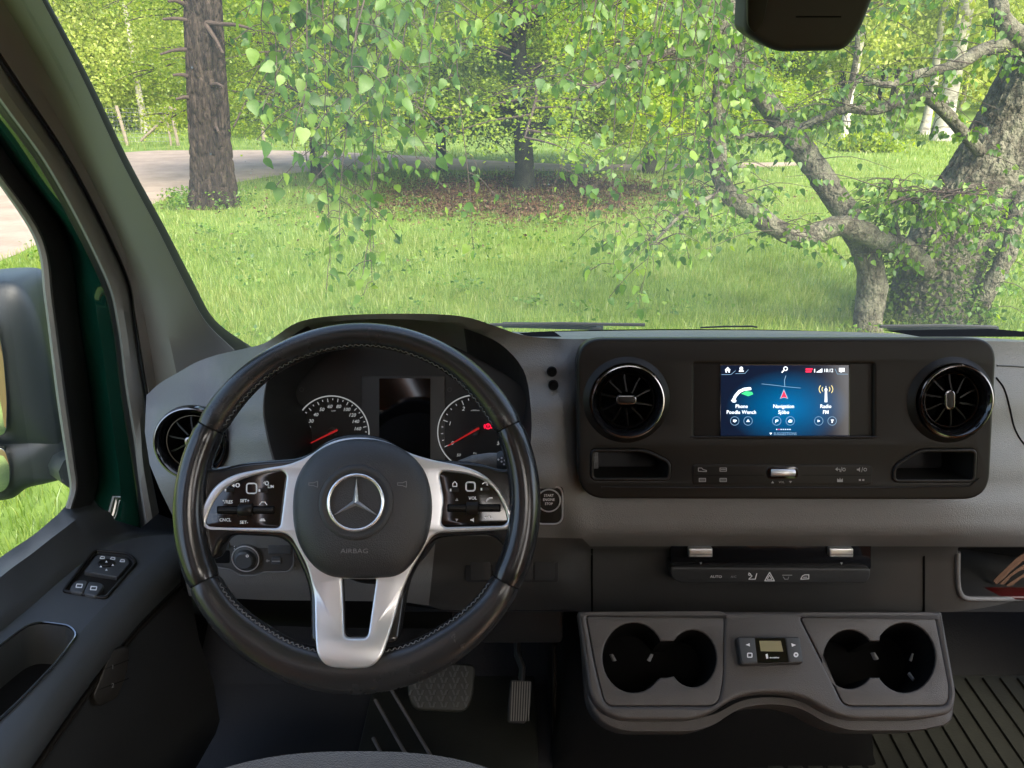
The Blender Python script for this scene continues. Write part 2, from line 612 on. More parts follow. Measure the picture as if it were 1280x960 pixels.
# ------------------------------------------------------------------ the materials of the place
plain('dash_lower', (0.045, 0.043, 0.040), 0.5, bump=0.3, bscale=1400, rvar=0.06)
plain('dash_plastic', (0.16, 0.16, 0.158), 0.43, bump=0.9, bscale=850, rvar=0.09, vscale=9, var=0.10)
plain('dash_dark', (0.022, 0.022, 0.022), 0.55, bump=0.3, bscale=1400, rvar=0.05)
plain('panel_plastic', (0.011, 0.0095, 0.008), 0.42, spec=0.22, bump=0.10, bscale=1800, rvar=0.05, vscale=6)
plain('console_plastic', (0.055, 0.048, 0.043), 0.42, bump=0.5, bscale=900, rvar=0.08, var=0.12)  # brown tinge of warm light is put into the base colour
plain('gloss_black', (0.006, 0.006, 0.007), 0.09, spec=0.6, rvar=0.05, vscale=30)
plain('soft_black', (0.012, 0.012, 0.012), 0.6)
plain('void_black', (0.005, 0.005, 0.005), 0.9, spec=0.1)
plain('fin_black', (0.004, 0.004, 0.004), 0.35, spec=0.2)
plain('rubber', (0.012, 0.012, 0.012), 0.7)
plain('leather', (0.020, 0.020, 0.021), 0.25, bump=0.13, bscale=700, rvar=0.07, vscale=14)
plain('leather_gloss', (0.016, 0.016, 0.017), 0.18, bump=0.06, bscale=700, rvar=0.06, vscale=14)
plain('thread', (0.16, 0.16, 0.16), 0.8)
plain('airbag_skin', (0.030, 0.031, 0.034), 0.45, bump=0.5, bscale=900, rvar=0.05)
plain('satin_silver', (0.68, 0.69, 0.71), 0.33, metal=0.75, rvar=0.05, vscale=10)
plain('chrome', (0.75, 0.76, 0.78), 0.08, metal=1.0)
plain('emblem_chrome', (0.85, 0.86, 0.88), 0.22, metal=0.85)
plain('dark_chrome', (0.20, 0.20, 0.21), 0.14, metal=1.0)
plain('print_white', (0.75, 0.75, 0.75), 0.5)
plain('print_grey', (0.30, 0.30, 0.30), 0.5)
plain('print_dim', (0.15, 0.15, 0.15), 0.5)
plain('pillar_trim', (0.17, 0.165, 0.15), 0.75, bump=0.25, bscale=1100)
plain('seal', (0.010, 0.010, 0.010), 0.6)
plain('green_paint', (0.003, 0.040, 0.027), 0.12, coat=0.8, spec=0.5)
plain('door_plastic', (0.040, 0.043, 0.045), 0.50, bump=0.30, bscale=1300, rvar=0.05)
plain('mirror_shell', (0.014, 0.019, 0.022), 0.42, bump=0.3, bscale=800, var=0.15)
plain('mirror_silver', (0.9, 0.9, 0.9), 0.02, metal=1.0)
plain('roof_lining', (0.62, 0.60, 0.56), 0.9)
plain('wood_lining', (0.42, 0.17, 0.06), 0.5, var=0.3, vscale=3)
plain('carpet', (0.007, 0.007, 0.008), 0.95, bump=0.6, bscale=300)
plain('mat_rubber', (0.016, 0.0165, 0.012), 0.6, bump=0.4, bscale=200, var=0.5, vscale=16)  # olive cast of the light is put into the rubber colour
plain('pedal_rubber', (0.05, 0.05, 0.048), 0.6, var=0.35, vscale=40)
plain('mat_rib', (0.13, 0.12, 0.11), 0.55, var=0.3, vscale=30)
plain('seat_fabric', (0.020, 0.021, 0.023), 0.95, bump=0.9, bscale=600, sheen=0.4)
glow('needle_red', (0.75, 0.03, 0.03), 0.10)
plain('lcd', (0.24, 0.21, 0.11), 0.35)
plain('lcd_glass', (0.004, 0.004, 0.005), 0.05)
plain('dial_black', (0.020, 0.020, 0.021), 0.45)
plain('cluster_grey', (0.055, 0.055, 0.057), 0.5)
plain('bark_sticks', (0.11, 0.055, 0.03), 0.85, var=0.4, vscale=60)
plain('red_plastic', (0.045, 0.003, 0.003), 0.35)
plain('bounce_wood', (0.45, 0.20, 0.08), 0.45, var=0.3, vscale=4)
glass('windscreen_glass', (0.97, 0.985, 0.96), film=0.058)
glass('side_glass', (0.95, 0.97, 0.95), film=0.01)
glow('screen_white', (0.9, 0.95, 1.0), 0.42)
glow('screen_dim', (0.25, 0.40, 0.55), 0.3)
glow('screen_red', (0.9, 0.03, 0.08), 0.42)
glow('screen_green', (0.05, 0.55, 0.20), 0.4)
glow('screen_amber', (0.75, 0.6, 0.25), 0.4)
glow('warning_red', (1.0, 0.01, 0.05), 0.4)
glow('dial_lit', (0.75, 0.78, 0.78), 0.085)
def screen_mat():
    m, nt, out = new_mat('screen_blue')
    tc = nt.nodes.new('ShaderNodeTexCoord')
    mp = nt.nodes.new('ShaderNodeMapping')
    mp.inputs['Location'].default_value = (-0.52, 0, -0.40)
    mp.vector_type = 'POINT'
    nt.links.new(tc.outputs['Generated'], mp.inputs['Vector'])
    sx = nt.nodes.new('ShaderNodeSeparateXYZ'); nt.links.new(mp.outputs[0], sx.inputs[0])
    cb = nt.nodes.new('ShaderNodeCombineXYZ')
    def mul(o, k):
        a = nt.nodes.new('ShaderNodeMath'); a.operation = 'MULTIPLY'; a.inputs[1].default_value = k
        nt.links.new(o, a.inputs[0]); return a.outputs[0]
    nt.links.new(mul(sx.outputs['X'], 2.0), cb.inputs[0]); nt.links.new(mul(sx.outputs['Z'], 1.75), cb.inputs[2])
    le = nt.nodes.new('ShaderNodeVectorMath'); le.operation = 'LENGTH'
    nt.links.new(cb.outputs[0], le.inputs[0])
    r = nt.nodes.new('ShaderNodeValToRGB')
    el = r.color_ramp.elements
    el.new(0.5)
    for e, (p, c) in zip(el, ((0.0, (0.0, 0.085, 0.22, 1)), (0.45, (0.0, 0.045, 0.12, 1)), (0.95, (0.003, 0.006, 0.016, 1)))):
        e.position = p; e.color = c
    nt.links.new(le.outputs['Value'], r.inputs[0])
    e = nt.nodes.new('ShaderNodeEmission'); e.inputs[1].default_value = 0.48
    nt.links.new(r.outputs[0], e.inputs[0])
    g = nt.nodes.new('ShaderNodeBsdfGlossy'); g.inputs['Roughness'].default_value = 0.1
    g.inputs[0].default_value = (0.03, 0.03, 0.03, 1)
    a = nt.nodes.new('ShaderNodeAddShader')
    nt.links.new(e.outputs[0], a.inputs[0]); nt.links.new(g.outputs[0], a.inputs[1])
    nt.links.new(a.outputs[0], out.inputs['Surface'])
screen_mat()
# outdoors
leafmat('birch_leaf', ((0.04, 0.10, 0.017), (0.065, 0.145, 0.021), (0.105, 0.20, 0.024), (0.17, 0.265, 0.03)), trans=0.5, gloss=0.03, rough=0.55)
leafmat('beech_leaf', ((0.10, 0.175, 0.022), (0.15, 0.235, 0.026), (0.21, 0.295, 0.032), (0.28, 0.35, 0.045)), trans=0.62, gloss=0.02, patch=0.25, pscale=0.6)
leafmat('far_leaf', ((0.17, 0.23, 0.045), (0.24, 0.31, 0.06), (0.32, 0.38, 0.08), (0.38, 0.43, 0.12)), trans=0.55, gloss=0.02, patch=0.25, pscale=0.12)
leafmat('spruce_leaf', ((0.06, 0.10, 0.03), (0.09, 0.14, 0.04), (0.13, 0.18, 0.05)), trans=0.4, gloss=0.02)
leafmat('grass_blade', ((0.095, 0.17, 0.024), (0.135, 0.215, 0.03), (0.18, 0.25, 0.042), (0.26, 0.29, 0.085)), trans=0.45, gloss=0.04, patch=0.22, pscale=0.55)
leafmat('dead_leaf', ((0.045, 0.024, 0.014), (0.08, 0.042, 0.026), (0.14, 0.085, 0.05)), trans=0.1, gloss=0.02)
leafmat('moss', ((0.03, 0.06, 0.015), (0.06, 0.10, 0.02), (0.09, 0.12, 0.03)), trans=0.2, gloss=0.0)
mottled('meadow', ((0.06, 0.10, 0.018), (0.10, 0.16, 0.028), (0.16, 0.20, 0.05)), scale=1.4, detail=10, bump=0.4, bdist=0.03)
mottled('gravel', ((0.17, 0.135, 0.108), (0.235, 0.188, 0.155), (0.30, 0.245, 0.20)), scale=1.3, detail=12, bump=0.4, bdist=0.01)
mottled('litter', ((0.035, 0.02, 0.012), (0.065, 0.037, 0.023), (0.10, 0.068, 0.04), (0.06, 0.085, 0.025)), scale=2.2, detail=12, bump=0.6, bdist=0.02)
mottled('pine_bark', ((0.006, 0.0045, 0.004), (0.028, 0.021, 0.016), (0.070, 0.054, 0.042)), scale=9, detail=12, bump=1.0, bdist=0.04, stretch=(1.6, 1.6, 0.32))
mottled('birch_bark', ((0.022, 0.019, 0.013), (0.07, 0.064, 0.044), (0.15, 0.145, 0.105), (0.10, 0.118, 0.055)), scale=13, detail=14, bump=1.0, bdist=0.06, stretch=(1, 1, 0.7))
mottled('beech_bark', ((0.012, 0.011, 0.008), (0.03, 0.028, 0.02), (0.055, 0.06, 0.035)), scale=5, detail=8, bump=0.4)
mottled('white_bark', ((0.05, 0.045, 0.04), (0.42, 0.39, 0.34), (0.55, 0.52, 0.47)), scale=3, detail=6, bump=0.2, stretch=(1, 1, 2.2))
mottled('twig', ((0.03, 0.022, 0.018), (0.07, 0.052, 0.042)), scale=20, bump=0.2)
mottled('fence_wood', ((0.16, 0.135, 0.10), (0.26, 0.22, 0.17)), scale=12, bump=0.2)
plain('wire', (0.25, 0.25, 0.25), 0.5, metal=0.6)
# ================================================================== the van round the camera
CX = 0.33                                   # the van's centre line
FLOOR = 0.80
van = thing('van', 'dark green van body around the cab with windscreen and grey pillar trim', 'van', (CX, 0, FLOOR))
fl = mk('cab_floor', [(-0.66, -3.6, FLOOR), (1.34, -3.6, FLOOR), (1.34, 1.75, FLOOR), (-0.66, 1.75, FLOOR)], [(0, 1, 2, 3)], 'carpet')
tag(fl, kind='structure')
rf = mk('bounce_floor', [(-0.66, -3.6, FLOOR + 0.006), (1.34, -3.6, FLOOR + 0.006), (1.34, 0.0, FLOOR + 0.006), (-0.66, 0.0, FLOOR + 0.006)], [(0, 1, 2, 3)], 'bounce_wood')  # unseen wood floor, added to bounce warm light into the cab
tag(rf, kind='structure')
# curves down the left pillar, each at its own distance out from the centre
def stripe(pts, X, n=7):
    return [WX(x, y, X) for x, y in cr(pts, n, closed=False)]
c0 = [(-175, -140), (-110, 0), (-68, 100), (-22, 200), (41, 298), (54, 374), (69, 493), (82, 580), (86, 612), (80, 635)]
c1 = [(-160, -140), (-92, 0), (-45, 110), (22, 213), (80, 289), (98, 406), (110, 484), (119, 567), (121, 600), (112, 640)]
c3 = [(-150, -140), (-82, 0), (-22, 110), (52, 213), (120, 341), (140, 406), (151, 493), (163, 567), (170, 613), (176, 660)]
c4 = [(-140, -140), (-50, 0), (23, 110), (91, 212), (156, 342), (167, 397), (176, 457), (182, 493), (185, 560), (200, 640)]
def subst(rows_px, Xs, n=7):
    return [stripe(p, x, n) for p, x in zip(rows_px, Xs)]
def between(a, b, t):
    return [((1 - t) * p[0] + t * q[0], (1 - t) * p[1] + t * q[1]) for p, q in zip(a, b)]
# painted body strip inside the door opening
loft('painted_pillar', subst([between(c0, c1, 0.75), c1, between(c1, c3, 0.25), between(c1, c3, 0.6), c3], [-0.675, -0.668, -0.638, -0.615, -0.602]), 'green_paint', van)
# rubber seal and the two trim strips
loft('door_seal', subst([c3, between(c3, c4, 0.10), between(c3, c4, 0.2)], [-0.607, -0.585, -0.575]), 'seal', van)
loft('door_edge_trim', subst([between(c3, c4, 0.18), between(c3, c4, 0.32), between(c3, c4, 0.6), between(c3, c4, 0.88), between(c3, c4, 0.95)], [-0.580, -0.563, -0.556, -0.558, -0.572]), 'pillar_trim', van)
c4b = c4[:8]
c6 = [(-25, -140), (52, 0), (103, 98), (151, 200), (197, 287), (229, 351), (257, 402), (293, 438)]
c5 = [(-70, -140), (12, 0), (70, 98), (117, 200), (156, 287), (184, 351), (199, 410), (212, 490)]
c45 = between(c4b, c5, 0.5)
loft('pillar_trim', subst([between(c4b, c5, 0.03), between(c4b, c5, 0.12), c45, between(c4b, c5, 0.85), between(c5, c6, 0.15), between(c5, c6, 0.45), between(c5, c6, 0.92), c6, between(c5, c6, 1.06)],
     [-0.575, -0.553, -0.545, -0.530, -0.505, -0.485, -0.452, -0.448, -0.462]), 'pillar_trim', van, ang=50)
c7 = [(x + 7 + 6 * i / 7, y + 1 - 3 * i / 7) for i, (x, y) in enumerate(c6)]
c7[-1] = (318, 436)
loft('windscreen_seal', subst([c6, between(c6, c7, 0.6), c7], [-0.4495, -0.448, -0.4535]), 'seal', van)
loft('pillar_core', subst([between(c3, c4, -0.1)[:8], c4b, c5, between(c5, c6, 0.9)], [-0.625, -0.61, -0.58, -0.50]), 'seal', van)
loft('kick_panel', [[WX(x, y, X) for x, y in ((150, 470), (160, 560), (178, 660), (190, 780), (200, 960), (205, 1150))] for X in (-0.64,)] + [[WX(x, y, -0.62) for x, y in ((260, 470), (260, 560), (262, 660), (270, 780), (275, 960), (280, 1150))]], 'void_black', van)
# windscreen: curved across, raked back
zb, zt = 1.456, 2.32
def wsp(t, s):
    """t -1..1 across, s 0..1 up"""
    z = zb + (zt - zb) * s
    yb = 1.20 - 0.74 * (z - 1.50)
    return Vector((CX + t * (0.835 - 0.03 * s), yb + 0.17 * (1 - abs(t) ** 2.2), z))
loft('windscreen', [[wsp(-1 + 2 * i / 24, k / 10) for i in range(25)] for k in range(11)], 'windscreen_glass', van)
loft('windscreen_border', [[wsp(-1 + 2 * i / 40, s) + Vector((0, -0.004, 0)) for i in range(41)] for s in (-0.03, -0.01, 0.004)], 'seal', van)
# roof, header, rear shell
loft('windscreen_header', [[wsp(-1 + 2 * i / 16, 1.0) + Vector((0, 0.01, 0)) for i in range(17)], [Vector((CX + (-1 + i / 8) * 0.80, 0.30, 2.44)) for i in range(17)]], 'roof_lining', van)
def box(name, x0, x1, y0, y1, z0, z1, mat, parent=None, bev=0.0):
    V = [(x, y, z) for z in (z0, z1) for y in (y0, y1) for x in (x0, x1)]
    F = [(0, 1, 3, 2), (4, 6, 7, 5), (0, 4, 5, 1), (2, 3, 7, 6), (0, 2, 6, 4), (1, 5, 7, 3)]
    if not bev:
        return mk(name, V, F, mat, parent)
    me = bpy.data.meshes.new(name); me.from_pydata(V, [], F)
    bm = bmesh.new(); bm.from_mesh(me)
    bmesh.ops.bevel(bm, geom=list(bm.edges), offset=bev, segments=3, affect='EDGES', profile=0.5)
    bmesh.ops.recalc_face_normals(bm, faces=bm.faces)
    bm.to_mesh(me); bm.free(); smooth(me, 40)
    return link(name, me, mat, parent)
box('roof', -0.62, 1.28, -0.70, 0.31, 2.44, 2.48, 'roof_lining', van)
box('roof', -0.62, 1.28, -3.5, -1.30, 2.44, 2.48, 'roof_lining', van)
box('rear_wall', -0.66, 1.32, -3.54, -3.5, FLOOR, 2.46, 'wood_lining', van)
box('roof', -0.62, 0.02, -1.30, -0.70, 2.44, 2.48, 'roof_lining', van)
box('roof', 0.62, 1.28, -1.30, -0.70, 2.44, 2.48, 'roof_lining', van)
mk('added_roof_window', [(0.01, -1.31, 2.47), (0.63, -1.31, 2.47), (0.63, -0.69, 2.47), (0.01, -0.69, 2.47)], [(0, 1, 2, 3)], 'side_glass', van)  # unseen roof opening, added so daylight brightens the silver spokes
box('side_wall', -0.70, -0.66, -3.5, 0.12, FLOOR, 2.46, 'wood_lining', van)
box('side_wall', 1.32, 1.36, -3.5, -1.45, FLOOR, 2.46, 'wood_lining', van)
box('side_wall', 1.32, 1.36, -0.85, 0.12, FLOOR, 2.46, 'wood_lining', van)
box('roof_rail', -0.70, -0.62, 0.12, 0.62, 2.02, 2.46, 'pillar_trim', van)
box('roof_rail', 1.28, 1.36, 0.12, 0.62, 2.02, 2.46, 'pillar_trim', van)
# passenger pillar and door, beyond the right edge of the view
pr = [Vector((1.14, 1.19, 1.47)), Vector((1.13, 0.60, 2.28))]
tube('passenger_pillar', [pr[0] + Vector((0.05, 0, -0.1)), pr[0] + Vector((0.05, 0, 0)), pr[1]], 0.06, 'pillar_trim', van, seg=12)
box('passenger_door_panel', 1.24, 1.32, 0.12, 1.30, FLOOR, 1.32, 'door_plastic', van, bev=0.02)
mk('passenger_window', [(1.31, 0.12, 1.32), (1.31, 1.18, 1.32), (1.27, 0.62, 2.05), (1.27, 0.12, 2.05)], [(0, 1, 2, 3)], 'side_glass', van)
# bonnet and scuttle in front of the glass
bon = []
for k, (y, z) in enumerate(((1.36, 1.415), (1.46, 1.395), (1.60, 1.33), (1.80, 1.23), (1.95, 1.10), (2.0, 0.9))):
    bon.append([Vector((CX + t * 0.92, y - 0.16 * t * t, z - 0.03 * t * t)) for t in [-1 + i / 8 for i in range(17)]])
loft('bonnet', bon, 'green_paint', van)
# firewall and the covered centre pedestal
mk('firewall', [(-0.66, 1.50, FLOOR), (1.34, 1.50, FLOOR), (1.34, 1.37, 1.43), (-0.66, 1.37, 1.43)], [(0, 1, 2, 3)], 'carpet', van)
loft('footrest_slope', [[Vector((-0.64, y, z)), Vector((1.3, y, z))] for y, z in ((1.18, FLOOR + 0.002), (1.22, FLOOR + 0.01), (1.50, FLOOR + 0.24))], 'carpet', van)

# ------------------------------------------------------------------ camera and sensor cover on the glass
sh = thing('sensor_housing', 'black plastic sensor housing hanging at the top of the windscreen', 'sensor housing', WY(1012, -40, 0.86))
F = Fr(1012, 10, Y=0.84, tilt=-8)
out = fil([(905, -120), (1120, -120), (1100, -20), (1078, 38), (1058, 64), (972, 66), (944, 50), (931, 40), (934, -10)], [8, 8, 20, 14, 12, 14, 12, 12, 20], 5)
plate('cover', F, [out], -0.05, 0.0, 'soft_black', sh, bev=0.008, res=3)
plate('side_bezel', F, [fil([(934, -60), (955, -60), (961, -5), (955, 26), (944, 43), (935, 32)], 6)], -0.01, 0.002, 'panel_plastic', sh, bev=0.001)
plate('latch', F, [rect(995, 20, 1052, 22, 0.5)], -0.005, 0.0008, 'void_black', sh, bev=0.0007)
tube('stem', [F.wp(1015, -60, -0.03), F.wp(1015, -110, -0.09)], 0.03, 'soft_black', sh)

# ------------------------------------------------------------------ driver's door
door = thing('cab_door', 'dark grey driver door trim with armrest, window switches and open pull pocket', 'door', WX(0, 1150, -0.6))
wl = [(-190, 850), (-90, 765), (0, 697), (40, 670), (70, 645), (92, 628), (150, 624), (184, 628), (222, 640)]
sl = [(-190, 890), (-90, 800), (0, 722), (40, 692), (76, 664), (106, 645), (155, 640), (186, 642), (222, 652)]
cr2 = [(-190, 960), (-90, 850), (0, 772), (40, 742), (80, 708), (118, 684), (150, 670), (184, 665), (222, 664)]
AN = Vector((0.16, 0.13, 1.0)).normalized()
FA = Fr(125, 718, X=-0.565, N=tuple(AN))
def onarm(pts, h=0.0, n=7):
    return [FA.wp(x, y, h) for x, y in cr(pts, n, closed=False)]
lo3 = [(-190, 975), (-90, 868), (0, 790), (40, 757), (80, 722), (118, 693), (150, 678), (184, 670), (222, 668)]
A0, A1 = stripe(wl, -0.664), stripe(between(wl, sl, 0.5), -0.650)
A2, A3 = stripe(sl, -0.628), stripe(between(sl, cr2, 0.85), -0.612)
loft('window_sill', [[p + Vector((-0.02, 0, -0.05)) for p in A0], A0, A1, A2, A3, stripe(cr2, -0.607), onarm(lo3, -0.001)], 'door_plastic', door, ang=60)
ed = [(-190, 1130), (-90, 1020), (0, 912), (45, 856), (95, 796), (140, 748), (175, 716), (205, 690), (222, 676)]
arm_out = cr(lo3, 5, False) + cr(ed, 5, False)[::-1]
pocket = fil([(-80, 870), (41, 778), (86, 784), (95, 793), (72, 824), (22, 876), (-70, 960)], [20, 20, 14, 8, 20, 20, 20])
sbed = fil([(119, 690), (160, 694), (168, 703), (131, 745), (82, 737)], [6, 8, 6, 4, 4])
surf('armrest', lambda x, y: FA.wp(x, y), arm_out, [pocket, sbed], 9, 'door_plastic', door,
     walls={1: lambda P, q: [P - AN * 0.008, P - AN * 0.06], 2: lambda P, q: [P - AN * 0.004, P - AN * 0.014]})
FAL = Fr(125, 718, P=FA.o - AN * 0.058, N=tuple(AN))
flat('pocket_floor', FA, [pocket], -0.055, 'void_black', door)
pk = [FA.wp(x, y, 0.0015) for x, y in fil([(-80, 868), (41, 776), (87, 782), (97, 793), (73, 826), (22, 879), (-70, 963)], [20, 20, 14, 8, 20, 20, 20])]
tube('pocket_rim', pk, 0.0016, 'dark_chrome', door, seg=6, closed=True)
e0 = onarm(ed, 0.0)
e1 = [p + Vector((0.020, -0.004, -0.006)) for p in e0]
e2 = [p + Vector((0.030, -0.006, -0.022)) for p in e0]
e3 = [p + Vector((0.026, -0.006, -0.042)) for p in e0]
e4 = [p + Vector((0.008, -0.002, -0.060)) for p in e0]
e5 = [p + Vector((0.006, -0.002, -0.078)) for p in e0]
loft('armrest_edge', [e0, e1, e2, e3, e4], 'door_plastic', door)
tube('armrest_piping', [p + Vector((0.014, 0, -0.064)) for p in e0], 0.0035, 'panel_plastic', door, seg=8)
lowp = [[Vector((p.x, p.y, p.z)) for p in e5]]
for k, zz in enumerate((0.35, 0.65, 0.9, 1.0)):
    lowp.append([Vector((p.x + 0.012 * math.sin(k * 1.1), p.y, p.z + (FLOOR + 0.06 - p.z) * zz)) for p in e5])
loft('lower_door_panel', [[p + Vector((-0.01, 0, 0.02)) for p in e5]] + lowp, 'soft_black', door)
# switch panel on the armrest
sw = plate('switch_panel', FA, [sbed], -0.012, -0.003, 'panel_plastic', door, bev=0.001)
tube('switch_bezel', [FA.wp(x, y, 0.001) for x, y in fil([(118, 688), (161, 692), (171, 703), (132, 748), (79, 739)], [6, 8, 6, 4, 4])], 0.0022, 'panel_plastic', door, seg=8, closed=True)
mp = plate('mirror_switch_pad', FA, [fil([(121, 693), (158, 697), (163, 703), (147, 721), (105, 714)], [5, 6, 4, 2, 2])], -0.004, 0.003, 'door_plastic', door, bev=0.001)
lathe('joystick', FA, 133, 707, [(11.5, 0.002), (11.5, 0.0045), (10, 0.0055), (5, 0.0048), (0.1, 0.0045)], 'panel_plastic', mp, seg=24, ry=0.9)
for ax, ay in ((133, 702), (133, 712), (126, 708), (141, 706)):
    flat('arrow_mark', FA, [[(ax - 1.6, ay + 1.2), (ax + 1.6, ay + 1.2), (ax, ay - 1.4)]], 0.0058, 'print_white', mp)
for ax, ay in ((128, 697), (141, 698), (153, 701)):
    flat('mirror_mark', FA, stroke([(ax - 3, ay + 1), (ax - 1.5, ay - 1.5), (ax + 2.5, ay - 1), (ax + 2.5, ay + 1.2), (ax - 3, ay + 1)], 1.1), 0.0034, 'print_white', mp)
for pts, ic in ((((91, 728), (99, 724), (111, 726), (104, 741), (86, 738)), (99, 732)), (((111, 726), (126, 728), (131, 732), (120, 745), (104, 741)), (117, 735))):
    w = plate('window_switch', FA, [fil(list(pts), 4)], -0.006, 0.005, 'door_plastic', door, bev=0.0022, res=3)
    flat('window_mark', FA, stroke([(ic[0] - 4, ic[1] + 2), (ic[0] - 3, ic[1] - 2), (ic[0] + 4, ic[1] - 1.6), (ic[0] + 3, ic[1] + 2.4), (ic[0] - 4, ic[1] + 2)], 1.2), 0.0054, 'print_white', w)
# seat switches low on the door
FS = Fr(138, 838, X=-0.500, N=(0.86, -0.45, 0.2))
sp = plate('seat_switch_panel', FS, [fil([(140, 812), (163, 808), (160, 840), (148, 872), (124, 885), (116, 872)], 6)], -0.01, 0.006, 'panel_plastic', door, bev=0.002)
for yy in (833, 856):
    flat('switch_gap', FS, stroke([(124, yy + 6), (161, yy - 8)], 1.3), 0.0065, 'void_black', sp)
    text('switch_mark', '2' if yy > 850 else '1', FS, 141, yy - 1 + 2, 5, 0.0066, 'print_dim', sp)
# window frame and glass
loft('window_frame', subst([[(x + 1, y) for x, y in c0], between(c0, c1, 0.10), between(c0, c1, 0.25), between(c0, c1, 0.32)], [-0.672, -0.650, -0.645, -0.652]), 'pillar_trim', door)
loft('frame_gasket', subst([between(c0, c1, 0.30), between(c0, c1, 0.6), between(c0, c1, 1.0), between(c1, c3, 0.04)], [-0.655, -0.652, -0.655, -0.668]), 'seal', door)
wg = [WX(x, y, -0.676) for x, y in [(-175, -140), (-110, 0), (-22, 200), (41, 298), (69, 493), (84, 590), (90, 615), (86, 640), (40, 690), (0, 715), (-90, 785), (-190, 870), (-400, 870), (-600, -140)]]
wg = [p for p in wg if p.y > 0.12] + [Vector((-0.676, 0.12, 1.34)), Vector((-0.676, 0.12, 2.04))]
mk('window_glass', wg, [list(range(len(wg)))], 'side_glass', door)

# ------------------------------------------------------------------ door mirror outside the window
dm = thing('door_mirror', 'dark grey door mirror outside the driver window', 'mirror', WX(85, 600, -0.72))
FM = Fr(30, 480, X=-0.86, N=(0.25, -1, 0.05))
up = cr([(-95, 470), (-85, 385), (-55, 358), (0, 351), (27, 357), (46, 384), (60, 430), (72, 500), (78, 555), (40, 560), (-20, 555), (-90, 548)], 5)
dome('housing', FM, up, 0.0, 0.035, 'mirror_shell', dm, rings=8, pw=3.0, skirt=0.13)
lo = cr([(-90, 552), (-20, 548), (30, 540), (75, 538), (92, 560), (96, 590), (70, 600), (37, 608), (18, 621), (-10, 625), (-80, 628)], 5)
dome('lower_housing', FM, lo, -0.01, 0.028, 'mirror_shell', dm, rings=8, pw=3.0, skirt=0.10)
plate('mirror_glass', FM, [fil([(-80, 400), (-6, 398), (4, 440), (9, 500), (8, 545), (-80, 545)], 12)], 0.03, 0.042, 'mirror_silver', dm, bev=0.001)
plate('mirror_glass', FM, [fil([(-80, 560), (6, 560), (13, 585), (12, 606), (2, 616), (-80, 616)], 9)], 0.02, 0.036, 'mirror_silver', dm, bev=0.001)
tube('arm', [FM.wp(80, 580, -0.03), WX(100, 590, -0.70)], (0.03), 'mirror_shell', dm, seg=10)

# ------------------------------------------------------------------ wipers on the scuttle
def wiper(label, pts, Y, arm):
    w = thing('wiper', label, 'wiper', WY(pts[0][0], pts[0][1], Y), 'windscreen wipers')
    tube('blade', [WY(x, y, Y) for x, y in pts], 0.0035, 'rubber', w, seg=6)
    tube('arm', [WY(x, y, Y + 0.01) for x, y in arm], [0.008, 0.006], 'soft_black', w, seg=8)
    x, y = arm[0]
    tube('spindle', [WY(x, y + 6, Y + 0.012), WY(x, y - 1, Y + 0.012)], 0.015, 'soft_black', w, seg=10)
wiper('black wiper lying at the windscreen foot beside the instrument hood', [(612, 406), (700, 404.5), (806, 406)], 1.50, [(745, 408), (628, 406)])
wiper('black wiper lying at the windscreen foot beyond the right air vent', [(1100, 408), (1180, 407), (1245, 409)], 1.50, [(1238, 411), (1110, 409)])
# ================================================================== outdoors: ground
def sheet(name, pts, z, mat, kind='structure'):
    o = mk(name, [(p[0], p[1], z) for p in pts], [list(range(len(pts)))], mat)
    return tag(o, kind=kind)
sheet('ground', [(-220, -120), (220, -120), (220, 240), (-220, 240)], 0.0, 'meadow')
def gp(l): return [G(x, y) for x, y in l]
road_px = cr([(-900, 330), (-300, 240), (-40, 208), (150, 191), (240, 188), (420, 190), (700, 205), (900, 204), (980, 203), (1030, 204), (980, 208), (900, 211), (720, 214), (560, 213), (440, 211), (350, 219), (250, 238), (170, 262), (60, 300), (-100, 360), (-900, 600)], 4)
sheet('gravel_road', [(p.x, p.y) for p in gp(road_px)], 0.004, 'gravel')
lit_px = cr([(462, 262), (476, 241), (545, 223), (620, 219), (700, 219), (800, 223), (838, 236), (815, 256), (740, 274), (640, 277), (540, 271)], 4)
_c = G(655, 245)
sheet('leaf_litter', [(_c.x + (p.x - _c.x) * (0.80 + 0.16 * math.sin(i * 1.7) * math.sin(i * 0.63)), _c.y + (p.y - _c.y) * (0.80 + 0.16 * math.sin(i * 1.7) * math.sin(i * 0.63))) for i, p in enumerate(gp(lit_px))], 0.008, 'litter')
ROAD = np.array([(p.x, p.y) for p in gp(road_px)]); LIT = np.array([(p.x, p.y) for p in gp(lit_px)])

